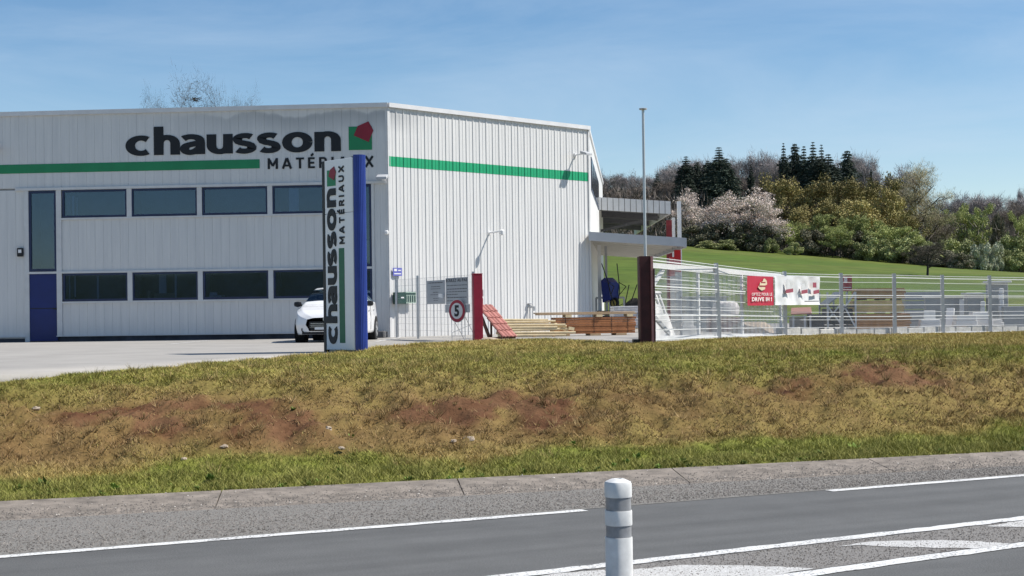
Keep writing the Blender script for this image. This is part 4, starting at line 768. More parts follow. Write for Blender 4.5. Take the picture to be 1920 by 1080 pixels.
# ------------------------------------------------------------------ sliding gate, mesh fence
FP = [(2.98, 34.5, 1.24, 3.2), (5.18, 39, 1.21, 3.09), (7.58, 43, 1.15, 2.94), (9.57, 45, 1.10, 2.91), (11.44, 46.3, 1.06, 2.90), (13.35, 48, 1.06, 2.87), (15.28, 49.5, 1.03, 2.85), (17.25, 51, 1.0, 2.83), (19.2, 52.5, 1.0, 2.82), (21.2, 54, 1.0, 2.82), (23.2, 55.5, 1.0, 2.82), (25.2, 57, 1.0, 2.82)]
FWIRE = M('fence_wire', (.66, .67, .67), .5, .06, 3, 0); FPOST = M('fence_post', (.56, .56, .56), .5, .08, 4)
def mesh_fence():
    e = empty('mesh_fence', FP[0][:3], 0, 'grey welded mesh fence running right from the maroon pillar along the bank', 'fence'); o0 = Vector(FP[0][:3])
    for i, (x, y, z0, z1) in enumerate(FP):
        if i: lean = .03 if i == 1 else 0; mb = MB(); mb.bar((x - o0.x + lean, y - o0.y, z0 - .08 - o0.z), (x - o0.x - lean, y - o0.y, z1 + .05 - o0.z), .10, .10); mb.build('post', FPOST, e)
    for a, b in zip(FP[:-1], FP[1:]):
        pa = Vector((a[0], a[1], 0)) - Vector((o0.x, o0.y, 0)); pb = Vector((b[0], b[1], 0)) - Vector((o0.x, o0.y, 0)); mb = MB(); wire_mesh(mb, pa, pb, a[2] + .06 - o0.z, a[3] - o0.z, b[2] + .06 - o0.z, b[3] - o0.z, .05, 8, .0021, .006)
        mb.build('wire_panel', FWIRE, e)
        for s in (0, .30, .66, .97):
            m2 = MB(); z0 = a[2] + .08 + (a[3] - a[2] - .1) * s - o0.z; z1 = b[2] + .08 + (b[3] - b[2] - .1) * s - o0.z; m2.bar((pa.x, pa.y - .015, z0), (pb.x, pb.y - .015, z1), .016, .024); m2.build('rail', FWIRE, e)
mesh_fence()
def sliding_gate():
    a = Vector((3.1, 35.3, 0)); b = Vector((7.6, 43.8, 0)); d = b - a; L = d.length; d.normalize(); e = empty('sliding_gate', (a.x, a.y, 1.22), math.atan2(d.y, d.x), 'white framed sliding gate of wire mesh standing open behind the fence', 'gate')
    s = lambda t: -.005 * t * L       # follows the falling ground a little
    H0, H1 = .1, 1.80; dz = -.14; Z = lambda t, z: z + dz * t
    for t in (0, .33, .66, 1.0): MB().box(t * L - .045, t * L + .045, -.03, .03, Z(t, H0), Z(t, H1)).build('upright', WHITE(), e)
    mb = MB(); mb.bar((0, 0, Z(0, H1)), (L, 0, Z(1, H1)), .07, .12); mb.build('top_rail', WHITE(), e); mb = MB(); mb.bar((0, 0, Z(0, .1)), (L, 0, Z(1, .1)), .08, .16); mb.build('bottom_rail', WHITE(), e)
    mb = MB(); mb.bar((1.0, .02, 1.72), (.1, .02, 1.2), .06, .1); mb.build('brace', WHITE(), e)
    mb = MB(); mb.bar((.1, .02, .75), (1.3, .02, .2), .06, .09); mb.build('brace', GREYP(), e)
    mb = MB(); wire_mesh(mb, (0, .03, 0), (L, .03, 0), .15, 1.75, .15 + dz, 1.75 + dz, .05, 9, .0021, .0055); mb.build('wire_mesh', FWIRE, e)
sliding_gate()
# banners tied to the gate and fence
def banner(px0, px1, Y0, Y1, yt, yb, name, mat, label, billow=.05, seed=1):
    p0 = P(px0, yb, Y0); p1 = P(px1, yb, Y1); zt0 = P(px0, yt, Y0).z; zt1 = P(px1, yt, Y1).z; d = Vector((p1.x - p0.x, p1.y - p0.y, 0)); W = d.length; e = empty(name, (p0.x, p0.y, p0.z), math.atan2(d.y, d.x), label, 'banner')
    H = zt0 - p0.z; nx_, nz_ = 30, 14; X, Zg = np.meshgrid(np.linspace(0, W, nx_), np.linspace(0, H, nz_)); Yg = (fbm(X, Zg * .35, .28, 3, seed) - .5) * billow * 2 * np.sin(np.pi * Zg / H) ** .5
    Zg = Zg + (p1.z - p0.z) * X / W * .6; cl = link('cloth', grid_mesh('cloth', X, Yg - .03, Zg), mat, e); return e, W, H
RB = M('banner_red', (.42, .018, .045), .5, .08, 2); WB = M('banner_white', (.70, .71, .72), .5, .05, 2)
e, W, H = banner(1400, 1449, 40.55, 42.1, 517, 573, 'red_banner', RB, 'red banner on the gate reading OPTEZ POUR LE DRIVE 1H !', .015, 3)
I4 = frame((0, 0, 0), (1, 0, 0)); CR = M('cream_print', (.62, .52, .36), .6); WPR = M('white_print', (.75, .72, .70), .6)
def cap2(e, t, x, z, w, h, mat, bold=.01): letters(e, e.matrix_basis @ I4, t, x, z, w, h, mat, bold, .06)
cap2(e, 'OPTEZ POUR LE', W * .12, H * .33, W * .78, H * .10, WPR, .0); cap2(e, 'DRIVE 1H !', W * .12, H * .14, W * .76, H * .14, WPR, .03)
mb = MB(); mb.prism([(W * .36, H * .62), (W * .40, H * .56), (W * .50, H * .50), (W * .62, H * .55), (W * .64, H * .68), (W * .71, H * .72), (W * .69, H * .84), (W * .62, H * .92), (W * .57, H * .90), (W * .54, H * .82), (W * .44, H * .78), (W * .42, H * .70)], -.062, -.058); mb.build('emblem', CR, e)
MB().box(W * .47, W * .64, -.066, -.063, H * .76, H * .80).box(W * .40, W * .64, -.066, -.063, H * .63, H * .68).build('emblem_print', M('emblem_red', (.25, .02, .03), .6), e)
e, W, H = banner(1451, 1536, 42.1, 43.9, 517.5, 572, 'white_banner', WB, 'creased white banner with small red labels beside the red banner', .10, 8)
for x, z, w in ((.19, .40, .16), (.53, .37, .14), (.80, .36, .13)): mb = MB(); mb.prism([(W * x, H * z), (W * (x + w), H * (z + .04)), (W * (x + w), H * (z + .17)), (W * x, H * (z + .13))], -.105, -.10); mb.build('red_label', M('label_red', (.30, .07, .10), .5), e)
MB().box(W * .79, W * .87, -.105, -.10, H * .60, H * .78).build('red_label', MATS['label_red'], e)
mb = MB(); mb.prism([(W * .20, H * .55), (W * .30, H * .55), (W * .27, H * .85), (W * .22, H * .9)], -.105, -.10).prism([(W * .52, H * .52), (W * .62, H * .54), (W * .60, H * .75), (W * .55, H * .70)], -.105, -.10); mb.build('picture', M('picture_grey', (.60, .61, .62), .6), e)
mb = MB(); mb.box(W * .6, W * .92, -.105, -.10, H * .10, H * .13); mb.build('print', M('print_dark', (.08, .08, .09)), e)

# low wall of rubble concrete along the fence
def low_wall():
    e = empty('low_wall', (7.6, 43.3, 1.1), 0, 'low rough whitish concrete wall under the mesh fence', 'wall'); o0 = Vector(e.location)
    CW = M('rough_concrete', (.50, .49, .46), .9, .3, 5, bump=.8, bscale=14)
    pts = FP[2:]
    for (a, b) in zip(pts[:-1], pts[1:]):
        for k in range(3):
            t0, t1 = k / 3 + .01, (k + 1) / 3 - .005; p = Vector(a[:3]).lerp(Vector(b[:3]), t0); q = Vector(a[:3]).lerp(Vector(b[:3]), t1); h = random.uniform(.22, .30); mb = MB(); n = Vector((-(q - p).y, (q - p).x, 0)).normalized()
            off = .12; p = p + n * off - o0; q = q + n * off - o0; w = n * .22
            mb.add([p, q, q + w, p + w, p + Vector((0, 0, h)), q + Vector((0, 0, h + random.uniform(-.02, .02))), q + w + Vector((0, 0, h)), p + w + Vector((0, 0, h))], [(0, 3, 2, 1), (4, 5, 6, 7), (0, 1, 5, 4), (1, 2, 6, 5), (2, 3, 7, 6), (3, 0, 4, 7)]); mb.v = [(x, y, z - (.12 if i % 8 < 4 else 0)) for i, (x, y, z) in enumerate(mb.v)]; mb.build('block', CW, e, bevel=.02)
low_wall()

# ------------------------------------------------------------------ bollard in the central reserve
def bollard():
    p = Vector((.79, 11.85, .004)); e = empty('bollard', p, R(22), 'white plastic road bollard with two grey reflective bands', 'bollard')
    wm = M('bollard_white', (.54, .54, .53), .5, .22, 9, c2=(.70, .70, .69), bump=.12, bscale=9); gm = M('reflective_grey', (.24, .245, .255), .3, .25, 10); r = .098; q = 2.7
    MB().lathe([(r * 1.02, -.002), (r, .02), (r, .322), (r * .985, .33)], 40, q).build('shaft', wm, e, smooth=True)
    MB().lathe([(r * .93, .331), (r * .93, .42)], 40, q).build('reflective_band', gm, e, smooth=True)
    MB().lathe([(r * .985, .421), (r, .43), (r, .525), (r * .985, .534)], 40, q).build('collar', wm, e, smooth=True)
    MB().lathe([(r * .93, .535), (r * .93, .634)], 40, q).build('reflective_band', gm, e, smooth=True)
    MB().lathe([(r * .985, .635), (r, .643), (r, .735), (r * .93, .752), (r * .5, .772), (r * .28, .774), (r * .26, .769)], 40, q).build('cap', wm, e, smooth=True)
bollard()

# ------------------------------------------------------------------ white hatchback
def hatchback():
    #  x, half width (sill, mid, belt, roof edge), z (sill, mid, belt, roof edge, roof centre)
    S = [(0.00, .42, .50, .46, .30, .30, .46, .60, .64, .65), (.06, .60, .68, .62, .44, .24, .46, .66, .71, .72), (.16, .71, .77, .72, .56, .21, .47, .72, .77, .785), (.35, .78, .835, .79, .66, .20, .50, .79, .85, .865), (.65, .82, .86, .82, .72, .20, .55, .86, .93, .95),
         (.98, .835, .868, .83, .74, .20, .58, .91, .99, 1.01), (1.12, .84, .87, .83, .70, .20, .60, .93, 1.06, 1.09), (1.45, .845, .87, .83, .62, .20, .60, .95, 1.27, 1.30), (1.78, .85, .87, .835, .565, .20, .60, .965, 1.40, 1.43), (2.2, .85, .87, .84, .56, .20, .60, .98, 1.44, 1.465),
         (2.7, .85, .87, .845, .56, .20, .60, 1.0, 1.43, 1.455), (3.2, .845, .868, .84, .55, .21, .60, 1.02, 1.38, 1.40), (3.55, .83, .86, .82, .53, .24, .60, 1.02, 1.30, 1.32), (3.78, .78, .83, .78, .50, .28, .60, .99, 1.12, 1.14), (3.92, .70, .77, .72, .46, .33, .60, .88, .93, .95), (3.97, .6, .68, .62, .4, .38, .6, .78, .82, .84)]
    S = np.array(S); xs = np.concatenate([np.linspace(0, .35, 12), np.linspace(.37, 3.97, 110)])
    def cub(v):                                               # smooth interpolation of the stations
        t = S[:, 0]; m = np.gradient(v, t); out = np.interp(xs, t, v); i = np.clip(np.searchsorted(t, xs) - 1, 0, len(t) - 2); h = t[i + 1] - t[i]; u = (xs - t[i]) / h
        return (2 * u ** 3 - 3 * u ** 2 + 1) * v[i] + (u ** 3 - 2 * u ** 2 + u) * h * m[i] * .7 + (-2 * u ** 3 + 3 * u ** 2) * v[i + 1] + (u ** 3 - u ** 2) * h * m[i + 1] * .7
    C = [cub(S[:, k]) for k in range(1, 10)]
    ws, wm, wb, wr, zs, zm, zb, zr, zc = C; keys_w = [0 * ws, ws * .98, ws + .012, wm, wb, wr, wr * .55, 0 * wr]; keys_z = [zs, zs, zs + .06, zm, zb, zr, zc - .006, zc]
    KW = np.array(keys_w); KZ = np.array(keys_z); seg = [1, 3, 6, 6, 12, 6, 5]; W = []; Z = []; tag_ = []
    for k, n in enumerate(seg):
        for j in range(n): u = j / n; W.append(KW[k] * (1 - u) + KW[k + 1] * u); Z.append(KZ[k] * (1 - u) + KZ[k + 1] * u); tag_.append(k + u)
    W.append(KW[-1]); Z.append(KZ[-1]); tag_.append(7.0); W = np.array(W); Z = np.array(Z); nr = len(W)
    # gentle bulge of the flanks
    rowsN = nr * 2 - 1; full = []
    for i in range(len(xs)):
        half = [(xs[i], W[j, i], Z[j, i]) for j in range(nr)]; full.append([(a, -b, c) for a, b, c in half[::-1]][:-1][::-1][::-1] + half) if False else full.append(half)
    e = empty('hatchback_car', (0, 0, 0), 0, 'white five door hatchback parked nose out behind the totem sign', 'car')
    body, wsG, sdG, rrG = MB(), MB(), MB(), MB()
    for sgn in (1, -1):
        for i in range(len(xs) - 1):
            for j in range(nr - 1):
                xm = (xs[i] + xs[i + 1]) / 2; tg = (tag_[j] + tag_[j + 1]) / 2
                q = [full[i][j], full[i + 1][j], full[i + 1][j + 1], full[i][j + 1]]; q = [(a, b * sgn, c) for a, b, c in q]
                tgt = body
                if tg > 5.02 and 1.14 < xm < 1.74: tgt = wsG
                elif tg > 5.1 and 3.40 < xm < 3.80: tgt = rrG
                elif 4.12 < tg < 4.93 and 1.32 < xm < 3.45 and not (2.28 < xm < 2.36):
                    zz = (q[0][2] + q[2][2]) / 2
                    if (xm > 1.8 or (tg - 4.12) < (xm - 1.32) / .5 * .85) : tgt = sdG
                tgt.add(q, [(0, 1, 2, 3) if sgn > 0 else (0, 3, 2, 1)])
    def fin(mb, name, mat):
        me = mb.mesh(name); bm = bmesh.new(); bm.from_mesh(me); bmesh.ops.remove_doubles(bm, verts=bm.verts, dist=1e-4); bmesh.ops.recalc_face_normals(bm, faces=bm.faces); bm.to_mesh(me); bm.free()
        for p in me.polygons: p.use_smooth = True
        return link(name, me, mat, e)
    paint_ = M('car_white', (.74, .74, .75), .25, .02, 2, coat=.6); fin(body, 'body', paint_); fin(wsG, 'windscreen', CARGLASS); fin(sdG, 'side_windows', CARGLASS); fin(rrG, 'rear_window', CARGLASS)
    MB().box(1.3, 3.5, -.7, .7, .35, .95).box(1.9, 2.1, -.55, -.15, .9, 1.25).box(1.9, 2.1, .15, .55, .9, 1.25).build('cabin', BLACK(), e)
    lamp = M('headlight_lens', (.16, .18, .21), .12, .3, 14, .3); dk = BLACK(); ch = M('chrome', (.6, .6, .62), .2, 0, 3, .9)
    for s in (1, -1):
        mb = MB(); v = [(.085, .50, .60), (.15, .655, .635), (.40, .765, .735), (.50, .775, .80), (.30, .72, .775), (.12, .60, .685)]; c = [(a - .022, b * s * 1.012, z + .006) for a, b, z in v]; mb.add(c + [(a + .12, b * .85, z) for a, b, z in c], [tuple(range(6)), tuple(range(11, 5, -1))] + [(i, i + 6, (i + 1) % 6 + 6, (i + 1) % 6) for i in range(6)]); mb.build('headlight', lamp, e)
        MB().tube((-.0 + .045, .55 * s, .335), (.12, .55 * s, .335), .075, n=16).build('fog_lamp_bezel', dk, e); MB().tube((.032, .55 * s, .335), (.044, .55 * s, .335), .04, n=14).build('fog_lamp', M('lamp_white', (.7, .7, .7), .2), e)
        m = MB(); m.lathe([(.02, -.07), (.085, -.05), (.10, .0), (.085, .06), (.02, .075)], 14, 2.6); m.v = [(a * .75 + 1.42, b * 1.05 + .97 * s, c + 1.0) for a, b, c in m.v]; mo = m.build('wing_mirror', dk, e, smooth=True); MB().bar((1.42, .84 * s, .97), (1.42, .92 * s, .98), .06, .04).build('mirror_arm', dk, mo)
        for xw in (.76, 3.3):
            y0, y1 = .67 * s, .862 * s; MB().tube((xw, .62 * s, .30), (xw, .876 * s, .30), .355, n=28).build('wheel_arch', M('arch_black', (.008, .008, .009), .9), e)
            t = MB(); t.tube((xw, y0, .30), (xw, .885 * s, .30), .30, n=32); to = t.build('tyre', M('tyre_rubber', (.02, .02, .021), .85), e); MB().tube((xw, .886 * s, .30), (xw, .893 * s, .30), .20, n=24).build('rim', M('alloy', (.45, .46, .47), .35, .05, 3, .7), to)
            rb = MB()
            for k in range(5): a = k * 2 * math.pi / 5 + .3; rb.prism([(xw + .06 * math.cos(a), .30 + .06 * math.sin(a)), (xw + .18 * math.cos(a + .22), .30 + .18 * math.sin(a + .22)), (xw + .18 * math.cos(a + .75), .30 + .18 * math.sin(a + .75))], .894 * s, .8955 * s)
            rb.build('rim_opening', dk, to)
        MB().box(1.95, 2.12, .873 * s - .008, .873 * s + .012, .80, .825).box(2.85, 3.0, .872 * s - .008, .872 * s + .012, .82, .845).build('door_handle', ch, e)
        MB().box(2.31, 2.317, .868 * s - .004, .868 * s + .006, .3, .97).box(1.28, 1.287, .868 * s - .004, .868 * s + .006, .3, .92).build('door_gap', dk, e)
    g = MB(); g.prism([(-.42, .40), (-.36, .33), (.36, .33), (.42, .40), (.40, .545), (-.40, .545)], 0, .1); g.v = [(b + .0 - .012, a, c) for a, b, c in g.v]; go = g.build('grille', dk, e)
    for k in range(3): m = MB(); m.box(-.022, -.013, -.37, .37, .40 + k * .045, .412 + k * .045); m.build('grille_bar', ch, go)
    MB().box(-.03, -.014, -.26, .26, .335, .395).build('number_plate', WHITE(), e); MB().box(.015, .1, -.60, .60, .215, .275).build('lower_intake', dk, e); MB().box(-.024, .02, -.04, .04, .565, .64).build('badge', ch, e)
    # nose towards the viewer, a little turned
    e.location = (-4.86, 40.05, 1.255); e.rotation_euler = (0, 0, R(90 - 3)); return e
hatchback()

# ------------------------------------------------------------------ goods at the entrance
WOODP = M('pale_wood', (.66, .54, .34), .75, .18, 4, bump=.2); WOODB = M('brown_timber', (.40, .17, .068), .7, .25, 3, bump=.25, c2=(.27, .105, .042), rnd=.18); WOODT = M('tan_wood', (.42, .30, .18), .75, .2, 4)
def tile_rack():
    f = Vector((.76, -.65, 0)); w = Vector((.65, .76, 0)); top = P(894, 573, 42.0); e = empty('tile_display', (top.x, top.y, 1.25), 0, 'sloping display of red clay roof tiles right of the red gate pillar', 'tile display'); TM = M('clay_tile', (.34, .135, .115), .75, .2, 6, rnd=.12); h = top.z - 1.25
    n = 5; run = .86; sl = Vector((f.x * run, f.y * run, -h + .05)) / n; nrm = w.cross(sl).normalized(); nrm = nrm if nrm.z > 0 else -nrm
    m = MB()
    L = sl.length * 1.12; Wt = .30; prof = [(0, 0), (.03, .022), (.06, .024), (.09, .004), (.16, 0), (.19, .02), (.22, .022), (.25, .003), (.295, 0)]; k = len(prof); vs = []
    for u in (0, L): vs += [(x, u, y) for x, y in prof]
    vs += [(x, u, y - .034) for u in (0, L) for x, y in prof]
    fs = [(i, i + 1, i + 1 + k, i + k) for i in range(k - 1)] + [(i + 2 * k, i + 3 * k, i + 1 + 3 * k, i + 1 + 2 * k) for i in range(k - 1)] + [(i + k, i + 1 + k, i + 1 + 3 * k, i + 3 * k) for i in range(k - 1)] + [(i, i + 2 * k, i + 1 + 2 * k, i + 1) for i in range(k - 1)] + [(0, k, 3 * k, 2 * k), (k - 1, 3 * k - 1, 4 * k - 1, 2 * k - 1)]
    m.add(vs, fs); tm = m.mesh('roof_tile'); tm.materials.append(TM); d = sl.normalized()
    for r in range(n):
        for c in range(2):
            o = bpy.data.objects.new('roof_tile', tm); col.objects.link(o); o.parent = e; base = Vector((0, 0, h)) + sl * r + w * (c * .305) + nrm * (.03)
            tilt = (d + nrm * .10).normalized(); n2 = w.cross(tilt); n2 = n2 if n2.z > 0 else -n2
            o.matrix_local = Matrix(((w.x, tilt.x, n2.x, base.x), (w.y, tilt.y, n2.y, base.y), (w.z, tilt.z, n2.z, base.z), (0, 0, 0, 1)))
    for s in (.02, .58):
        b = MB(); o = w * s; b.bar(o + Vector((0, 0, h)), o + sl * n, .05, .08); b.bar(o + Vector((0, 0, 0)), o + Vector((0, 0, h)), .06); b.bar(o, o + Vector((f.x * run, f.y * run, .03)), .06); b.build('rack_frame', M('rack_wood', (.10, .05, .035), .8), e)
tile_rack()
def pole_pile():
    pm = [MB().tube((0, 0, 0), (L, 0, 0), .037, .033, 10).mesh('timber_pole', smooth=True) for L in (1.75, 1.95, 1.6)]
    for m in pm: m.materials.append(WOODP)
    k = 0
    for row in range(7):
        for dpt in range(3):
            if row > 4 and dpt == 0: continue
            if row > 5 and dpt == 2: continue
            Y = 43.4 + dpt * .085 + row * .03; x0 = -.42 + random.uniform(-.06, .1) + (0.22 if row < 3 and dpt == 0 else 0) - row * .03; z = 1.305 + row * .073
            o = bpy.data.objects.new('timber_pole', pm[(k * 7 + row) % 3]); col.objects.link(o); o.location = (x0, Y, z); o.rotation_euler = (random.uniform(0, 6), random.uniform(-.012, .012), random.uniform(-.015, .02)); k += 1
            tag(o, f"pale round pole in the low pile, {('front', 'middle', 'back')[dpt]} row, {ORD[row]} from the ground", 'pole', 'poles in the pale timber pile')
    for x, lr in ((-.30, 'leftmost'), (.6, 'middle'), (1.15, 'rightmost')): o = MB().box(-.04, .04, -.1, .3, 0, .016).build('bearer', WOODT, bevel=.004); o.location = (x, 43.4, 1.254); tag(o, f'{lr} short wooden bearer under the pale timber poles', 'bearer', 'bearers under the pale poles')
    o = MB().box(-.02, .02, -.03, .0, 0, .42).build('batten', WOODP); o.location = (-.12, 43.33, 1.26); o.rotation_euler = (.0, -.28, 0); tag(o, 'short pale batten leaning on the front of the pole pile', 'batten')
pole_pile()
def timber_stack():
    a = P(1040, 629, 44.1); b = P(1192, 627, 44.7); d = Vector((b.x - a.x, b.y - a.y, 0)); L = d.length; rz = math.atan2(d.y, d.x); d.normalize(); nn = Vector((-d.y, d.x, 0))
    pm = MB().box(0, L, 0, .45, 0, .062).mesh('brown_plank', bevel=.005); pm.materials.append(WOODB)
    for r in range(7):
        for c in range(1):
            o = bpy.data.objects.new('brown_plank', pm); col.objects.link(o); p = Vector((a.x, a.y, 1.34)) + nn * (c * .15) + d * random.uniform(-.02, .03); o.location = (p.x, p.y + random.uniform(-.006, .006), 1.312 + r * .068); o.rotation_euler = (0, 0, rz)
            tag(o, f'brown treated plank in the banded stack by the sunlit wall, {ORD[r]} from the bottom', 'plank', 'planks of the brown timber stack')
    for t, lr in ((.12, 'left'), (.5, 'middle'), (.82, 'right')): o = MB().box(-.16, .16, -.02, .45, 0, .055).build('bearer', WOODT, bevel=.004); p = Vector((a.x, a.y, 0)) + d * (t * L); o.location = (p.x, p.y, 1.256); o.rotation_euler = (0, 0, rz); tag(o, f'{lr} wooden bearer under the brown timber stack', 'bearer', 'bearers under the brown stack')
    st = empty('strapping', (a.x, a.y, 1.33), rz, 'thin dark strapping bands round the brown timber stack', 'strap')
    for t in (.13, .48, .70, .9): MB().box(t * L, t * L + .014, -.006, -.003, 0, .47).build('band', BLACK(), st)
    top = MB().box(-.45, L + .03, -.02, .45, 0, .035).mesh('board', bevel=.003); top.materials.append(WOODT)
    for r in range(2):
        for c in range(1):
            o = bpy.data.objects.new('board', top); col.objects.link(o); p = Vector((a.x, a.y, 0)) + nn * (c * .17); o.location = (p.x - r * .05, p.y, 1.858 + r * .04); o.rotation_euler = (0, 0, rz); tag(o, ('lower', 'upper')[r] + ' of two long tan boards on top of the brown timber stack', 'board', 'boards on top of the brown stack')
    for t, lr in ((.17, 'left'), (.55, 'middle'), (.93, 'right')): o = MB().box(-.09, .09, -.03, .3, 0, .068).build('spacer_block', WOODP); p = Vector((a.x, a.y, 0)) + d * (t * L); o.location = (p.x, p.y, 1.788); o.rotation_euler = (0, 0, rz); tag(o, f'{lr} pale spacer block between the brown planks and the boards above', 'block', 'spacer blocks on the brown stack')
    for x, z, lab in ((1045, 612, 'leftmost short pale offcut lying against the brown stack'), (1058, 617, 'middle short pale offcut lying against the brown stack'), (1069, 616, 'rightmost short pale offcut lying against the brown stack')): o = MB().box(-.05, .12, -.02, .04, -.04, .05).build('offcut', WOODP); p = P(x, z, 44.0); o.location = p; o.rotation_euler = (0, .2, .3); tag(o, lab, 'offcut')
timber_stack()
WRAP = M('shrink_wrap', (.50, .49, .50), .35, .22, 7, bump=.5, bscale=9)
def pallet(loc, rz, label, w=1.0, d=.8, group='wooden pallets'):
    e = empty('pallet', loc, rz, label, 'pallet', group)
    for i in range(5): MB().box(i * w / 5 + .01, (i + 1) * w / 5 - .02, 0, d, .11, .132).build('deck_board', WOODT, e)
    for y in (0, d / 2 - .05, d - .1): 
        for x in (0, w / 2 - .06, w - .12): MB().box(x, x + .12, y, y + .1, 0, .109).build('block', WOODT, e)
    return e
p = P(1152, 625, 48.6); 
for i, (dx, h) in enumerate(((0, .80),)):
    z0 = float(zp(p.x)); pallet((p.x, 48.7, z0 + .012), .12, 'wooden pallet under the wrapped grey stack beside the brown timber', 1.05, .8, None); e = empty('wrapped_stack', (p.x, 48.7, z0 + .146), .12, 'grey plastic wrapped stack on a pallet left of the maroon pillar', 'goods stack')
    for r in range(9): MB().box(random.uniform(.0, .03), 1.03 + random.uniform(-.03, .02), random.uniform(0, .03), .78, r * .078, r * .078 + .074).build('layer', WRAP, e, bevel=.012)
# white rack and upended wheelbarrows under the canopy
def wheelbarrow(loc, rz, cmat, wheel, label, s=1.0):
    e = empty('wheelbarrow', loc, rz, label, 'wheelbarrow')
    mb = MB(); t = [(-.30, .25), (.30, .25), (.36, 1.02), (.20, 1.12), (-.20, 1.12), (-.36, 1.02)]; b = [(-.20, .34), (.20, .34), (.24, .88), (.14, .95), (-.14, .95), (-.24, .88)]; n = 6
    mb.add([(x, .0, z) for x, z in t] + [(x, -.28, z) for x, z in b] + [(x * .96, .0, z * .99 + .005) for x, z in t] + [(x * .96, -.262, z) for x, z in b], [(i, (i + 1) % n, (i + 1) % n + n, i + n) for i in range(n)] + [tuple(range(n, 2 * n))] + [(i + 2 * n, i + 3 * n, (i + 1) % n + 3 * n, (i + 1) % n + 2 * n) for i in range(n)] + [tuple(range(4 * n - 1, 3 * n - 1, -1))])
    mb.build('tray', cmat, e)
    for s_ in (-1, 1): MB().tube((s_ * .05, -.36, .1), (s_ * .22, -.33, .6), .018, n=8).tube((s_ * .22, -.33, .6), (s_ * .26, -.25, 1.0), .018, n=8).tube((s_ * .26, -.25, 1.0), (s_ * .36, -.05, 1.62), .018, n=8).build('handle', BLACK(), e); MB().tube((s_ * .26, -.25, .95), (s_ * .28, -.6, .8), .014, n=8).tube((s_ * .28, -.6, .8), (s_ * .2, -.32, .5), .014, n=8).build('leg', BLACK(), e)
    w = MB().tube((-.04, -.30, .22), (.04, -.30, .22), .20, n=24).build('tyre', M('tyre_rubber', (.02, .02, .021)), e); MB().tube((-.055, -.30, .22), (.055, -.30, .22), .12, n=18).build('rim', wheel, w); return e
def item_base(x, y, lab):
    e = empty('dark_crate', (x, y, 1.262), .1, lab, 'crate')
    for k in range(4): MB().box(-.4, .4, -.55, .2, k * .172, k * .172 + .155).build('crate_board', M('dark_load', (.05, .05, .052), .8, .5, 8), e)
YEL = M('rim_yellow', (.50, .38, .10), .6); q = P(1142, 582, 54.5); item_base(q.x, 54.5, 'dark crate under the blue wheelbarrow'); wheelbarrow((q.x, 54.5, 1.97), R(38), M('barrow_blue', (.012, .025, .16), .4), YEL, 'blue wheelbarrow stood on end beside the warehouse wall')
q = P(1190, 582, 58); wheelbarrow((q.x, 58, 1.262), R(-70), M('barrow_black', (.02, .02, .025), .5), YEL, 'black wheelbarrow stood on end further right under the canopy')
o = MB().lathe([(.16, 0), (.22, .04), (.24, .12), (.2, .25), (.1, .3)], 14).build('black_sack', BLACK(), smooth=True); q = P(1133, 585, 53.4); o.location = (q.x, 53.5, 1.26); tag(o, 'dark round sack at the foot of the blue wheelbarrow', 'sack')
e = empty('display_rack', (P(1118, 580, 56).x, 56, 1.26), R(5), 'pale grey metal display rack behind the wheelbarrows', 'rack')
for x in (0, .5, 1.02): MB().box(x - .03, x + .03, -.03, .03, 0, 1.15).build('upright', M('rack_grey', (.45, .46, .47), .5), e)
for z in (.2, 1.1): MB().box(0, 1.02, -.025, .025, z, z + .07).build('rail', MATS['rack_grey'], e)
# white display slabs leaning behind the gate
def leaning(loc, rz, w, h, lean, label, slats=0, th=.06):
    e = empty('leaning_panel', loc, rz, label, 'panel'); e.rotation_euler = (-lean, 0, rz); wm = M('white_concrete', (.72, .71, .69), .75, .08, 4)
    if not slats: MB().box(0, w, 0, th, 0, h).build('slab', wm, e, bevel=.008)
    else:
        MB().box(0, w, 0, th, 0, h * .52).build('slab', wm, e, bevel=.008); MB().box(0, w, -.03, th + .06, h * .95, h).build('coping', wm, e, bevel=.008)
        for i in range(5): MB().box(i * w / 4.6, i * w / 4.6 + .05, .005, th - .005, h * .52, h * .95).build('slat', wm, e)
    return e
q = P(1233, 630, 40.2); leaning((q.x + .08, 40.3, 1.24), R(42), .62, 1.34, R(24), 'white slatted fence panel sample leaning behind the gate', 1)
q = P(1229, 628, 39); leaning((q.x + .02, 39.2, 1.24), R(38), .55, .95, R(22), 'plain white slab leaning in front of the slatted panel behind the gate')
q = P(1290, 628, 44); e = empty('white_block', (q.x, 44, 1.2), R(10), 'squat white concrete block beside the leaning panels', 'block'); MB().box(-.2, .2, -.15, .15, 0, .3).build('base', MATS['white_concrete'], e, bevel=.01); MB().box(-.14, .14, -.1, .1, .301, .62).build('shaft', MATS['white_concrete'], e, bevel=.01)
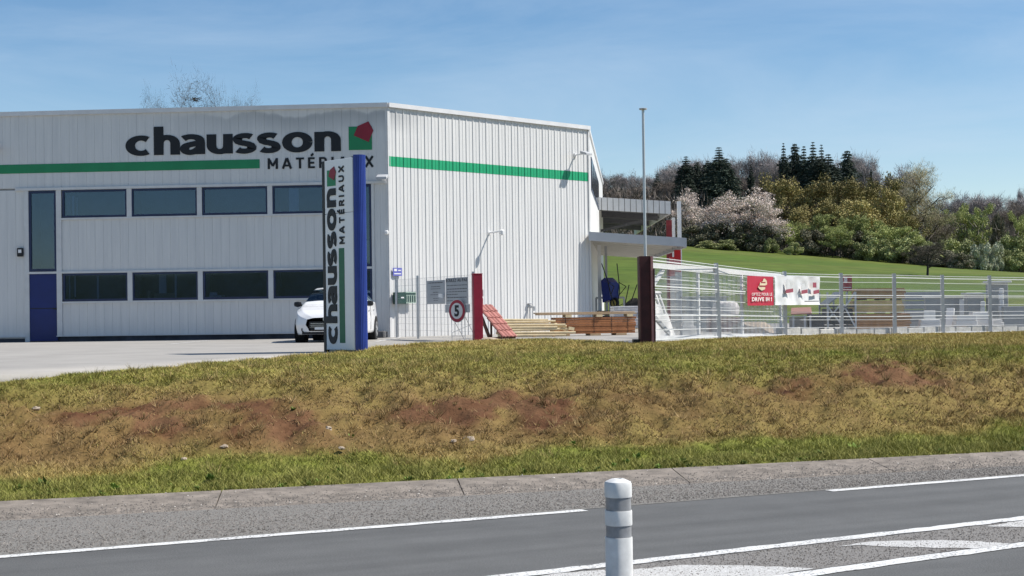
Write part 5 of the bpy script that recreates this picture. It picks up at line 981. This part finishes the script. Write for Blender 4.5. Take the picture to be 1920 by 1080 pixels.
# goods behind the mesh fence on the right
def stack_bundle(px0, px1, ytop, ybot, Y, n, mat, label, name='timber_bundle', dep=.9):
    p = P(px0, ybot, Y); q = P(px1, ybot, Y); zt = P((px0 + px1) / 2, ytop, Y).z; zb = max(P((px0 + px1) / 2, ybot, Y).z, float(zp(p.x)) + .015); e = empty(name, (p.x, Y, zb), 0, label, 'timber'); W = q.x - p.x; h = (zt - zb) / n
    for r in range(n): MB().box(random.uniform(-.03, .03), W + random.uniform(-.04, .04), 0, dep, r * h, (r + 1) * h - .012).build('plank', mat, e)
    return e
TB = M('orange_timber', (.46, .24, .10), .75, .2, 3, c2=(.34, .17, .07), rnd=.2); TY = M('yellow_timber', (.54, .38, .18), .75, .2, 3)
stack_bundle(1602, 1708, 588, 624, 54.6, 6, TB, 'lowest wide bundle of orange timber behind the fence', dep=1.1); stack_bundle(1603, 1694, 563, 585, 54.65, 4, TY, 'middle bundle of yellowish timber in the stack behind the fence'); stack_bundle(1608, 1697, 540, 560, 54.7, 4, TB, 'top bundle of orange timber in the stack behind the fence')
for px, y0, lab in ((1620, 583, 'left'), (1655, 583, 'middle'), (1685, 583, 'right')):
    for (yt, yb, Y, tier) in ((585.2, 587.8, 54.62, 'lower'), (560.2, 562.8, 54.66, 'upper')): p = P(px, yb, Y); zt = P(px, yt, Y).z; o = MB().box(-.1, .1, 0, .85, 0, zt - p.z).build('bearer', M('dark_wood', (.07, .05, .035), .8)); o.location = (p.x, Y, p.z); tag(o, f'{lab} dark bearer of the {tier} gap in the timber stack behind the fence', 'bearer')
def steel_rack():
    p = P(1548, 622, 54); e = empty('steel_rack', (p.x, 53.6, 1.08), 0, 'grey steel storage rack with diagonal braces left of the timber stack', 'rack'); x1 = P(1600, 622, 54).x - p.x; zt = P(1570, 548, 54).z - 1.08
    for x in (0, x1 * .52, x1): 
        for y in (0, 1.4): MB().box(x - .03, x + .03, y - .03, y + .03, 0, zt).build('upright', GALV(), e)
    for s, (a, b) in enumerate((((0, 0, zt * .3), (x1 * .52, 0, zt * .75)), ((x1 * .52, 0, zt * .75), (x1, 0, zt * .1)), ((0, 0, zt * .65), (x1 * .6, 0, zt * .08)), ((x1 * .5, 0, zt * .5), (x1, 0, zt)))): mb = MB(); mb.bar(a, b, .05); mb.build('brace', GALV(), e)
    for z in (.12, .62): MB().box(0, x1, -.02, 1.42, zt * z, zt * z + .06).build('shelf', M('dark_steel', (.06, .062, .065), .6), e)
    MB().box(.05, x1 - .05, .2, 1.3, .26, .26 + zt * .4).build('shelf_load', M('dark_load', (.05, .05, .052), .8, .5, 8), e); mb = MB(); mb.add([(0, 0, zt * .7), (x1 * .55, 0, zt * 1.0), (x1 * .55, 1.3, zt * 1.02), (0, 1.3, zt * .72), (0, 0, zt * .66), (x1 * .55, 0, zt * .96), (x1 * .55, 1.3, zt * .98), (0, 1.3, zt * .68)], [(0, 1, 2, 3), (7, 6, 5, 4), (0, 4, 5, 1), (1, 5, 6, 2), (2, 6, 7, 3), (3, 7, 4, 0)]); mb.build('sloping_sheet', M('sheet_grey', (.22, .23, .24), .5), e)
steel_rack()
def small_shed():
    p = P(1484, 622, 53); x1 = P(1545, 622, 53).x - p.x; e = empty('open_shelter', (p.x, 52.6, 1.1), 0, 'low open shelter with faded red roof behind the fence', 'shelter'); zt = P(1500, 588, 53).z - 1.1
    mb = MB(); mb.add([(-.1, -.1, zt), (x1 * .55, -.1, zt + .02), (x1 * .75, 1.2, zt + .22), (.15, 1.2, zt + .2), (-.1, -.1, zt - .04), (x1 * .55, -.1, zt - .02), (x1 * .75, 1.2, zt + .18), (.15, 1.2, zt + .16)], [(0, 1, 2, 3), (7, 6, 5, 4), (0, 4, 5, 1), (1, 5, 6, 2), (2, 6, 7, 3), (3, 7, 4, 0)]); mb.build('roof', M('faded_red', (.30, .15, .12), .7), e)
    for x in (0, .35 * x1, .52 * x1): MB().box(x - .03, x + .03, 0, .06, 0, zt - .05).build('post', M('rack_grey', (.45, .46, .47)), e)
    MB().box(0.05, x1 * .5, .5, 1.1, 0, zt * .8).build('back_panel', M('shed_grey', (.25, .25, .24), .8), e); MB().box(x1 * .62, x1 * 1.02, .4, 1.2, 0, zt * .95).build('dark_crate', M('dark_load', (.05, .05, .052)), e)
small_shed()
p = P(1589, 546, 56); e = empty('red_sign', (p.x, 56, 1.05), 0, 'small red and white sign on a post above the steel rack', 'sign'); zt = P(1589, 517, 56).z - 1.05; zb = p.z - 1.05; MB().box(-.02, .02, .02, .06, 0, zt).build('post', GALV(), e); MB().box(-.17, .17, 0, .015, zb, zt).build('panel', REDP(), e); MB().box(-.12, .0, -.004, -.001, zt - .26, zt - .06).box(-.14, .14, -.004, -.001, zb + .12, zb + .15).build('print', WPR, e)
WC = MATS['white_concrete']
def item(px, ybase, Y, name, label, boxes, on_pallet=False, cat='garden block', mat=WC, pl_label=None):
    p = P(px, ybase, Y); z = float(zp(p.x)) + .015
    if on_pallet: pallet((p.x - .38, Y - .05, z), 0, pl_label, .78, .6); z += .135
    e = empty(name, (p.x, Y, z), R(random.uniform(-6, 6)), label, cat)
    for nm, x0, x1, y0, y1, z0, z1 in boxes: MB().box(x0, x1, y0, y1, z0, z1).build(nm, mat, e, bevel=.012)
    return e
item(1745, 612, 54, 'paving_stack', 'white paving stack with an upright slab on the pallet right of the timber', [('lower_course', -.34, .34, 0, .5, 0, .12), ('middle_course', -.32, .34, 0, .5, .122, .24), ('upright_slab', -.2, .2, .15, .22, .242, .56)], True, pl_label='wooden pallet under the white paving with the upright slab')
item(1777, 612, 55, 'slab_rack', 'white slab leaning on a low base behind the fourth fence post', [('base', -.3, .4, 0, .4, 0, .14), ('edge', .2, .4, -.05, .3, .142, .2)]); q = P(1772, 606, 55); leaning((q.x, 55.0, 1.22), R(-25), .28, .72, R(28), 'narrow white slab leaning beside the fence post')
item(1796, 610, 55.5, 'paving_stack', 'low stack of three thin white slabs', [('slab', -.25, .25, 0, .4, 0, .08), ('slab', -.23, .27, 0, .4, .09, .17), ('slab', -.25, .22, 0, .4, .18, .25)])
item(1813, 610, 54, 'wall_block', 'chunky white wall block on a pallet left of the mushroom capped pillar', [('lower_course', -.38, .38, 0, .45, 0, .2), ('upper_course', -.36, .36, 0, .45, .205, .40)], True, pl_label='wooden pallet under the chunky white wall block')
item(1842, 610, 54.5, 'wall_block', 'taller white wall block on a pallet right of the mushroom capped pillar', [('lower_course', -.38, .38, 0, .45, 0, .24), ('upper_course', -.33, .36, 0, .45, .245, .50)], True, pl_label='wooden pallet under the taller white wall block')
item(1868, 611, 55, 'wall_block', 'small white block on a pallet right of the fifth fence post', [('lower_course', -.28, .28, 0, .4, 0, .14), ('upper_course', -.28, .22, 0, .4, .145, .24)], True, pl_label='wooden pallet under the small white block')
GB = M('grey_block', (.33, .34, .34), .85, .12, 4)
item(1828, 600, 58, 'gate_pier', 'grey sample pier with a wide white cap', [('pier', -.28, .36, 0, .5, 0, 1.28)], cat='pier', mat=GB); item(1832, 600, 57.9, 'pier_cap', 'wide white cap on the shorter sample pier', [('cap', -.42, .4, -.1, .6, 1.29, 1.36)], cat='cap'); item(1843, 600, 57.6, 'quoin_strip', 'pale stone strip on the side of the shorter sample pier', [('stone', -.06, .1, 0, .15, k * .21, k * .21 + .19) for k in range(5)], cat='stone strip')
item(1876, 600, 58, 'gate_pier', 'tall grey sample pier at the right with a white cap', [('pier', -.4, .3, 0, .5, 0, 1.72)], cat='pier', mat=GB); item(1874, 600, 57.9, 'pier_cap', 'white cap on the tall sample pier', [('cap', -.45, .45, -.1, .6, 1.73, 1.80)], cat='cap'); item(1878, 600, 57.6, 'quoin_strip', 'toothed pale stone strip on the tall sample pier', [('stone', -.05 - .03 * (k % 2), .09, 0, .15, k * .22, k * .22 + .2) for k in range(7)], cat='stone strip')
item(1772, 600, 60, 'sample_wall', 'grey sample wall with pale coping behind the pallets', [('wall', -.75, .75, 0, .2, 0, 1.2)], cat='wall', mat=GB); item(1772, 600, 59.95, 'wall_coping', 'thin pale coping along the grey sample wall', [('coping', -.8, .8, -.05, .3, 1.21, 1.26), ('quoin', .55, .75, -.06, -.01, .2, 1.1)], cat='coping')
item(1908, 610, 57, 'sample_wall', 'long low grey sample wall at the right edge of the yard', [('wall', -.5, 1.6, 0, .3, 0, .85)], cat='wall', mat=GB); item(1720, 612, 57, 'block_stack', 'squat grey block stack just right of the timber', [('course', -.45, .45, 0, .6, 0, .3), ('course', -.4, .42, 0, .6, .31, .62)], cat='block stack', mat=GB); item(1690, 602, 62, 'block_stack', 'tall grey block stack far behind the timber', [('course', .2, 1.6, 0, .6, k * .36, k * .36 + .34) for k in range(4)], cat='block stack', mat=GB)
# goods seen through the gate
o = MB().lathe([(.3, 0), (.42, .08), (.45, .3), (.38, .48), (.2, .56)], 16, 2.6).build('bulk_bag', M('bag_white', (.62, .58, .56), .8, .15, 5, bump=.6, bscale=8), smooth=True); q = P(1361, 600, 50); o.location = (q.x, 50, 1.7); o.scale = (1, 1, .9); tag(o, 'whitish bulk bag on the red crate seen through the gate', 'bag')
item(1361, 620, 50, 'crate', 'low reddish crate under the bulk bag behind the gate', [('crate_wall', -.5, .5, 0, .8, 0, .46)], cat='crate', mat=M('crate_pink', (.34, .22, .2), .8))
item(1315, 620, 52, 'grey_bin', 'plain grey container seen through the gate left of the bulk bag', [('bin', -.5, .9, 0, .8, 0, 1.1), ('lid', -.55, .95, -.05, .85, 1.11, 1.16)], cat='bin', mat=GB)
o = link('gravel_heap', ROCKS[2], M('white_gravel', (.62, .6, .57), .9, .2, 20, bump=.8, bscale=30)); q = P(1410, 625, 48); o.location = (q.x, 48, 1.2); o.scale = (.7, .6, .8); tag(o, 'small heap of white gravel behind the right end of the gate', 'gravel heap')

# ------------------------------------------------------------------ trees
def branch_skeleton(r, H, trunk=.28, spread=.42, levels=4, nb=(7, 5, 4, 4), lean=.1, up=.55, r0=.022, curve=.12):
    segs = []; tips = []
    def grow(p, d, L, rad, lev):
        n = 4 if lev < 2 else 3; q = p.copy(); pts = [(q.copy(), rad)]
        for i in range(n):
            cv = curve * (.3 if lev == 0 else 1); d = (d + Vector((r.gauss(0, cv), r.gauss(0, cv), r.gauss(.03, cv * .7)))).normalized(); q = q + d * (L / n); pts.append((q.copy(), rad * (1 - .62 * (i + 1) / n)))
        segs.append((lev, pts))
        if lev >= levels - 1: tips.append((pts[-1][0], d, L)); tips.append((pts[-2][0], d, L)); return
        k = nb[min(lev, len(nb) - 1)]; t0 = trunk if lev == 0 else .25
        for j in range(k):
            t = t0 + (1 - t0) * (j + r.random() * .8) / k; f = t * n; i = min(int(f), n - 1); a, ra = pts[i]; b, rb = pts[i + 1]; u = f - i; pos = a.lerp(b, u); rr = ra + (rb - ra) * u
            az = (j * 2.4 + r.uniform(-.5, .5) + lev * 1.3) if lev == 0 else r.uniform(0, 6.283); nd = Vector((math.cos(az), math.sin(az), 0)); nd = (nd * (1 - up) + d * up * .6 + Vector((0, 0, r.uniform(0, .5) * up))).normalized()
            grow(pos, nd, L * (spread if lev == 0 else .62) * r.uniform(.75, 1.15) * (1.25 - .5 * t if lev == 0 else 1), max(rr * .62, .004 * H * .1), lev + 1)
        tips.append((pts[-1][0], d, L * .5))
    grow(Vector((0, 0, 0)), Vector((r.gauss(0, lean * .4), r.gauss(0, lean * .4), 1)).normalized(), H * .85, H * r0, 0)
    zmax = max(t[0].z for t in tips); k = H / zmax * .97
    segs = [(l, [(p * k, rr) for p, rr in pts]) for l, pts in segs]; tips = [(p * k, d, L * k) for p, d, L in tips]
    return segs, tips
def skel_mesh(segs, name, sides=(7, 5, 4, 3, 3)):
    mb = MB()
    for lev, pts in segs:
        n = sides[lev]; rings = []
        for i, (p, rad) in enumerate(pts):
            d = (pts[min(i + 1, len(pts) - 1)][0] - pts[max(i - 1, 0)][0]).normalized(); u = Vector((1, 0, 0)) if abs(d.x) < .8 else Vector((0, 1, 0)); a = d.cross(u).normalized(); b = a.cross(d)
            rings.append([p + (a * math.cos(6.283 * k / n) + b * math.sin(6.283 * k / n)) * max(rad, .004) for k in range(n)])
        vs = [v for rg in rings for v in rg]; mb.add(vs, [(i * n + k, i * n + (k + 1) % n, (i + 1) * n + (k + 1) % n, (i + 1) * n + k) for i in range(len(pts) - 1) for k in range(n)])
    me = bpy.data.meshes.new(name); me.from_pydata(mb.v, [], mb.f); me.update(); return me
def unit(v): return v / np.maximum(np.linalg.norm(v, axis=1, keepdims=True), 1e-6)
def twig_cloud(g, tips, n, L, w, scatter, name, leaf=0, leafsize=.1):
    tp = np.array([t[0] for t in tips]); td = np.array([t[1] for t in tips]); i = g.integers(0, len(tp), n)
    p = tp[i] + g.normal(0, scatter, (n, 3)) * (1, 1, .8); d = unit(td[i] + g.normal(0, .7, (n, 3)) + (0, 0, .25)); sd = unit(np.cross(d, g.normal(0, 1, (n, 3)))); ln = (L * g.uniform(.5, 1.3, n))[:, None]
    V = np.stack([p - sd * w, p + sd * w, p + d * ln], 1).reshape(-1, 3); sh = g.uniform(.7, 1.25, n)
    C = np.repeat(np.c_[sh, sh, sh], 3, 0)
    return V, C
def leaf_cloud(g, cent, rad, n, size, flat=.8):
    cent = np.array(cent); i = g.integers(0, len(cent), n); dirs = unit(g.normal(0, 1, (n, 3))); rr = np.array(rad)[i] * g.random(n) ** .45; p = cent[i] + dirs * rr[:, None] * (1, 1, flat)
    nrm = unit(dirs * .6 + g.normal(0, .6, (n, 3))); a = unit(np.cross(nrm, g.normal(0, 1, (n, 3)))); b = np.cross(nrm, a); s = (size * g.uniform(.6, 1.3, n))[:, None]
    V = np.stack([p - a * s, p + b * s * .7, p + a * s, p - b * s * .7], 1).reshape(-1, 3); sh = g.uniform(.75, 1.2, n) * (.9 + .2 * np.array(g.random(len(cent)))[i]); C = np.repeat(np.c_[sh, sh, sh], 4, 0); return V, C
PROTO = {}
BARK = M('grey_bark', (.10, .082, .068), .9, .25, 3); BARKD = M('dark_bark', (.045, .038, .034), .9, .25, 3)
def make_proto(kind, seed):  # distant crown colours are lightened in place of haze
    r = random.Random(seed); g = np.random.default_rng(seed); H = 10.0
    if kind in ('bare', 'purple', 'oak', 'roadside', 'dark'):
        sp = dict(bare=.40, purple=.42, oak=.66, roadside=.8, dark=.72)[kind]; segs, tips = branch_skeleton(r, H, trunk=dict(dark=.3, roadside=.45).get(kind, .22), spread=sp, levels=4, nb=(9, 5, 4, 3) if kind != 'oak' else (12, 6, 5, 4), r0=dict(oak=.034, dark=.034, roadside=.024).get(kind, .016), up=dict(dark=.35, oak=.34, roadside=.38).get(kind, .5), lean=0 if kind in ('oak', 'roadside') else .1, curve=.08 if kind == 'oak' else .12)
        nn, L, w, sc = dict(bare=(7000, .75, .022, .32), purple=(9000, .7, .026, .36), oak=(17000, .38, .015, .24), roadside=(9000, .42, .007, .3), dark=(9000, .55, .02, .3))[kind]
        V, C = twig_cloud(g, tips, nn, L, w, sc, 'crown'); crown = fast_mesh('crown', V, 3, C)
        cm = dict(bare=M('twigs_brown', (.20, .165, .14), .9, .15, .6, attr='Col', rnd=.25), purple=M('twigs_purple', (.30, .27, .265), .9, .15, .6, attr='Col', rnd=.2), oak=M('twigs_oak', (.48, .42, .26), .9, .2, .6, attr='Col'), roadside=M('twigs_dark', (.08, .065, .05), .9, .2, .6, attr='Col'), dark=M('twigs_dark', (.08, .065, .05)))[kind]
        trunk = skel_mesh(segs, 'trunk')
    elif kind in ('olive', 'pink', 'green', 'lime'):
        segs, tips = branch_skeleton(r, H, trunk=.2, spread=.46, levels=3, nb=(10, 6, 4), r0=.018, up=.42); ends = [t[0] for t in tips]; trunk = skel_mesh(segs, 'trunk'); cent = [(p.x, p.y, p.z) for p in ends]
        V, C = leaf_cloud(g, cent, [r.uniform(.5, 1.15) for _ in cent], dict(olive=9500, pink=6500, green=9000, lime=8500)[kind], dict(olive=.13, pink=.10, green=.13, lime=.13)[kind])
        crown = fast_mesh('crown', V, 4, C); cm = dict(olive=M('buds_olive', (.19, .15, .062), .85, .3, .28, attr='Col', rnd=.4, c2=(.38, .335, .12)), pink=M('blossom_pink', (.56, .47, .42), .85, .25, .4, attr='Col', c2=(.70, .60, .54)), green=M('leaf_green', (.29, .32, .11), .8, .25, .4, attr='Col', rnd=.25), lime=M('leaf_lime', (.34, .37, .13), .8, .25, .4, attr='Col', rnd=.2))[kind]
    elif kind == 'conifer':
        ex = r.uniform(.72, 1.12); mb = MB(); mb.tube((0, 0, 0), (0, 0, H * .97), .16, .02, 6); trunk = mb.mesh('trunk'); Vs = []; Cs = []; z = 1.0
        while z < H * .985:
            t = z / H; R_ = (1 - t) ** ex * 2.8 * r.uniform(.55, 1.25) + .04; ns = min(1, R_ / .9 + .12); nbr = int(6 + 4 * (1 - t)); a0 = r.uniform(0, 6)
            for k in range(nbr):
                a = a0 + 6.283 * k / nbr + r.uniform(-.25, .25); Rk = R_ * r.uniform(.7, 1.15); m = 60; u = g.random(m) ** .7; base = np.c_[np.cos(a) * Rk * u, np.sin(a) * Rk * u, z + .18 * Rk * u - .42 * Rk * u ** 2] + g.normal(0, .10 * ns, (m, 3)) * (1, 1, .7)
                d = unit(np.c_[np.full(m, np.cos(a)), np.full(m, np.sin(a)), np.full(m, -.35)] + g.normal(0, .6, (m, 3))); sd = unit(np.cross(d, g.normal(0, 1, (m, 3)))); ln = .30 * ns * g.uniform(.5, 1.2, (m, 1)); V = np.stack([base - sd * .05 * ns, base + sd * .05 * ns, base + d * ln], 1).reshape(-1, 3); Vs.append(V); s = g.uniform(.6, 1.3, m); Cs.append(np.repeat(np.c_[s, s, s], 3, 0))
            z += .36 * (1.15 - .5 * t)
        crown = fast_mesh('crown', np.concatenate(Vs), 3, np.concatenate(Cs)); cm = M('needles', (.045, .065, .045), .8, .3, .5, attr='Col', rnd=.25)
    elif kind in ('bush', 'whitebush', 'darkbush'):
        cent = []; rad = []
        for k in range(26): a = r.uniform(0, 6.283); q = r.random() ** .6 * 5.2; h = math.sqrt(max(0, 1 - (q / 6) ** 2)); cent.append((math.cos(a) * q, math.sin(a) * q, r.uniform(.8, 7.5 * h + 1))); rad.append(r.uniform(1.3, 2.4))
        V, C = leaf_cloud(g, cent, rad, 8500, .30); V[:, 2] = np.abs(V[:, 2]); crown = fast_mesh('crown', V, 4, C); mb = MB()
        for k in range(5): a = r.uniform(0, 6.28); mb.tube((0, 0, 0), (math.cos(a) * 2.5, math.sin(a) * 2.5, 4.5), .16, .05, 5)
        trunk = mb.mesh('stem'); cm = dict(bush=M('bush_leaf', (.28, .30, .12), .8, .25, .3, attr='Col', rnd=.3), whitebush=M('bush_blossom', (.55, .55, .45), .8, .35, .35, attr='Col', c2=(.25, .28, .12)), darkbush=M('bush_dark', (.16, .15, .095), .85, .3, .3, attr='Col', rnd=.3))[kind]
    trunk.materials.clear(); trunk.materials.append(BARKD if kind in ('conifer', 'dark', 'roadside') else BARK); crown.materials.append(cm); return trunk, crown
def tree(kind, px, ytop, Y, wpx, name, label, cat, group=None, gz=None, ybase=None):
    ks = [k for k in PROTO if k[0] == kind]; 
    if len(ks) < (3 if kind in ('bare', 'purple', 'olive', 'conifer', 'bush', 'green') else 1) + (3 if kind == 'conifer' else 0): k = (kind, len(ks)); PROTO[k] = make_proto(kind, hash_seed(kind) + len(ks) * 17)
    else: k = random.choice(ks)
    tm, cm = PROTO[k]; t = P(px, ytop, Y); g0 = float(field_z(t.x, Y)) - .15 if gz is None else gz; H = max(1.0, t.z - g0); bw = BW(cm); w = wpx * Y / FPX * dict(conifer=1.7, bare=1.35, purple=1.3).get(kind, 1.0)
    e = empty(name, (t.x, Y, g0), random.uniform(0, 6.28), label, cat, group); sx = w / bw * (random.uniform(.85, 1.35) if kind == 'conifer' else 1); e.scale = (sx, sx * random.uniform(.85, 1.15), H / cm_h(cm))
    stem = 'stem' if kind in ('bush', 'whitebush', 'darkbush') else 'trunk'; link(stem, tm, None, e); link('crown', cm, None, e); return e
def hash_seed(s): return sum(ord(c) * (i + 3) for i, c in enumerate(s))
_bw = {}
def _stat(me):
    if me.name not in _bw: v = np.empty(len(me.vertices) * 3, np.float32); me.vertices.foreach_get('co', v); v = v.reshape(-1, 3); _bw[me.name] = (2 * np.percentile(np.hypot(v[:, 0], v[:, 1]), 90), np.percentile(v[:, 2], 99.5))
    return _bw[me.name]
def BW(me): return _stat(me)[0]
def cm_h(me): return _stat(me)[1]
def row(kind, items, name, desc, cat, group, where='from the left'):
    for i, (px, yt, Y, w) in enumerate(sorted(items)): tree(kind, px, yt, Y, w, name, f'{desc}, {ORD[i]} {where}', cat, group)
row('purple', [(1122, 300, 310, 40), (1142, 331, 300, 60), (1172, 328, 305, 55), (1204, 329, 300, 60), (1236, 322, 310, 55), (1262, 312, 315, 60), (1292, 304, 310, 60), (1322, 302, 315, 55), (1352, 298, 320, 55), (1382, 300, 315, 55), (1404, 297, 320, 50), (1422, 287, 318, 50), (1446, 299, 315, 55), (1470, 300, 312, 50), (1500, 300, 310, 55), (1556, 296, 315, 55), (1604, 290, 312, 50), (1628, 303, 310, 50), (1655, 335, 300, 60)], 'bare_tree', 'grey leafless tree along the top of the wooded ridge', 'tree', 'leafless trees on the ridge top')
row('bare', [(1150, 352, 262, 62), (1185, 350, 258, 60), (1222, 345, 262, 62), (1262, 338, 258, 62), (1300, 345, 250, 60), (1340, 350, 250, 60), (1376, 335, 262, 62), (1420, 335, 258, 65), (1456, 330, 262, 62), (1380, 375, 240, 55), (1440, 378, 238, 60), (1295, 385, 232, 60), (1335, 395, 226, 58), (1235, 372, 240, 55), (1195, 375, 240, 55), (1155, 378, 242, 55), (1490, 370, 232, 55), (1545, 375, 235, 55), (1690, 385, 232, 50), (1660, 370, 240, 55)], 'bare_tree', 'brown leafless tree on the slope below the ridge', 'tree', 'leafless trees on the slope')
row('conifer', [(1232, 324, 262, 22), (1286, 294, 250, 30), (1307, 305, 252, 26), (1327, 302, 250, 32), (1348, 277, 246, 46), (1362, 298, 243, 40), (1408, 309, 250, 26), (1340, 330, 240, 50), (1290, 335, 243, 40)], 'spruce_tree', 'dark spruce in the left clump of evergreens', 'tree', 'spruces in the left clump')
row('conifer', [(1469, 269, 262, 34), (1490, 271, 264, 32), (1507, 275, 262, 34), (1524, 267, 260, 36), (1540, 272, 258, 36), (1553, 290, 250, 42), (1588, 284, 262, 36), (1536, 300, 248, 50), (1633, 318, 262, 10), (1677, 345, 240, 14)], 'spruce_tree', 'dark spruce in the right clump of evergreens', 'tree', 'spruces in the right clump')
row('olive', [(1478, 330, 222, 110), (1530, 345, 220, 100), (1590, 332, 216, 105), (1635, 330, 220, 95), (1565, 370, 212, 90), (1668, 355, 214, 80), (1615, 375, 209, 90), (1510, 385, 212, 80), (1690, 395, 210, 60)], 'budding_tree', 'ochre budding tree in the middle of the wood edge', 'tree', 'ochre budding trees')
row('pink', [(1283, 354, 216, 62), (1335, 372, 208, 80), (1368, 362, 205, 70), (1410, 352, 204, 100), (1448, 374, 202, 60)], 'blossom_tree', 'pale pink blossoming tree at the wood edge', 'tree', 'pink blossoming trees')
row('darkbush', [(1300, 425, 204, 60), (1340, 420, 204, 62), (1385, 420, 203, 62), (1430, 425, 202, 60), (1520, 432, 202, 55), (1600, 436, 201, 50), (1730, 462, 193, 50), (1768, 470, 189, 55), (1800, 476, 186, 45)], 'thicket_bush', 'dark thicket bush at the edge of the meadow', 'bush', 'dark thicket along the meadow')
row('green', [(1545, 402, 205, 55), (1603, 404, 203, 62), (1640, 412, 202, 60), (1500, 418, 204, 45), (1575, 430, 200, 50), (1690, 425, 200, 60), (1380, 440, 202, 40), (1470, 418, 203, 50), (1655, 430, 200, 60), (1560, 425, 202, 50)], 'young_tree', 'light green young tree in front of the wood', 'tree', 'light green young trees')
row('bush', [(1330, 452, 200, 50), (1360, 450, 199, 45), (1488, 455, 198, 34), (1445, 448, 200, 30), (1625, 442, 197, 60), (1665, 452, 196, 50), (1712, 440, 200, 55), (1740, 455, 196, 50), (1780, 450, 205, 60), (1690, 448, 195, 60), (1645, 448, 196, 50), (1880, 468, 192, 50), (1915, 476, 190, 45)], 'round_bush', 'rounded green bush at the top of the meadow', 'bush', 'rounded bushes on the meadow edge')
tree('oak', 1720, 307, 222, 112, 'oak_tree', 'big spreading tree with visible branches right of the ochre trees', 'tree'); tree('purple', 1682, 314, 250, 70, 'bare_tree', 'tall grey leafless tree just left of the big spreading tree', 'tree')
tree('bare', 1745, 395, 225, 60, 'bare_tree', 'low brown leafless tree at the foot of the big spreading tree', 'tree')
row('purple', [(1775, 372, 330, 60), (1800, 368, 335, 55), (1825, 367, 330, 55), (1850, 368, 335, 55), (1878, 372, 325, 60), (1902, 374, 320, 60), (1930, 372, 325, 60), (1912, 355, 330, 16)], 'bare_tree', 'grey leafless tree in the distant wood at the right', 'tree', 'leafless trees of the distant wood')
row('lime', [(1768, 388, 250, 50), (1800, 384, 248, 55), (1835, 385, 246, 55), (1912, 398, 240, 45)], 'lime_green_tree', 'fresh lime green tree right of the big spreading tree', 'tree', 'fresh green trees at the right')
row('bare', [(1876, 392, 262, 50), (1900, 380, 265, 55)], 'bare_tree', 'brown leafless tree between the lime green trees', 'tree', 'brown trees at the right')
tree('darkbush', 1870, 405, 245, 24, 'dark_evergreen', 'small round dark evergreen between the green trees at right', 'tree')
tree('whitebush', 1832, 460, 190, 50, 'blossom_bush', 'white blossoming bush left of a second one at the meadow edge', 'bush'); tree('whitebush', 1858, 456, 191, 46, 'blossom_bush', 'white blossoming bush nearest the right edge', 'bush')
tree('bush', 1815, 452, 196, 60, 'round_bush', 'green bush behind the white blossoming bushes', 'bush'); tree('bush', 1895, 445, 215, 60, 'round_bush', 'green bush beyond the white blossoming bushes at right', 'bush')
# the lone dark tree in the meadow
Yd = min(np.arange(90, 190, 1.0), key=lambda v: abs(P(1738, 516, v).z - float(field_z(P(1738, 516, v).x, v)))); tree('dark', 1738, 450, float(Yd), 84, 'lone_tree', 'lone dark leafless tree in the meadow behind the fence', 'tree')
for px, yt, w, lab in ((272, 178, 110, 'leftmost bare tree crown showing over the warehouse roof'), (362, 150, 180, 'tallest bare tree crown showing over the warehouse roof'), (428, 178, 130, 'low bare crown right of the tallest one over the roof'), (474, 178, 80, 'smallest rightmost bare crown showing over the roof')): tree('roadside', px, yt, 92, w * 1.25, 'bare_tree', lab, 'tree', gz=1.2)
q = P(366, 186, 92); nb_ = MB(); 
for i in range(60): a = Vector((random.gauss(0, .16), random.gauss(0, .16), random.gauss(0, .1))); b = a + Vector((random.gauss(0, .25), random.gauss(0, .25), random.gauss(0, .08))); nb_.bar(a, b, .03)
o = nb_.build('bird_nest', BARKD); o.location = q; o.scale = (.6, .6, .6); tag(o, 'dark bird nest in the tallest bare tree over the roof', 'nest')
# the wood goes on behind the trees that can be told apart
def undergrowth():
    g = np.random.default_rng(5); n = 90000; x = g.uniform(-60, 140, n); y = g.uniform(208, 345, n); keep = ~((x > 50) & (y < 232)); x, y = x[keep], y[keep]; n = len(x); z = field_z(x, y) + g.random(n) ** 1.6 * 7.0 * np.clip((y - 205) / 20, .3, 1)
    d = unit(g.normal(0, .5, (n, 3)) + (0, 0, .9)); sd = unit(np.cross(d, g.normal(0, 1, (n, 3)))); p = np.c_[x, y, z]; V = np.stack([p - sd * .07, p + sd * .07, p + d * g.uniform(.8, 2.2, (n, 1))], 1).reshape(-1, 3); s = g.uniform(.6, 1.3, n); me = fast_mesh('wood_undergrowth', V, 3, np.repeat(np.c_[s, s, s], 3, 0)); o = link('wood_undergrowth', me, M('undergrowth', (.13, .11, .095), .9, .3, .1, attr='Col', coords='World')); tag(o, 'brown undergrowth and twigs filling the wood on the hill', 'undergrowth', kind='stuff')
undergrowth()
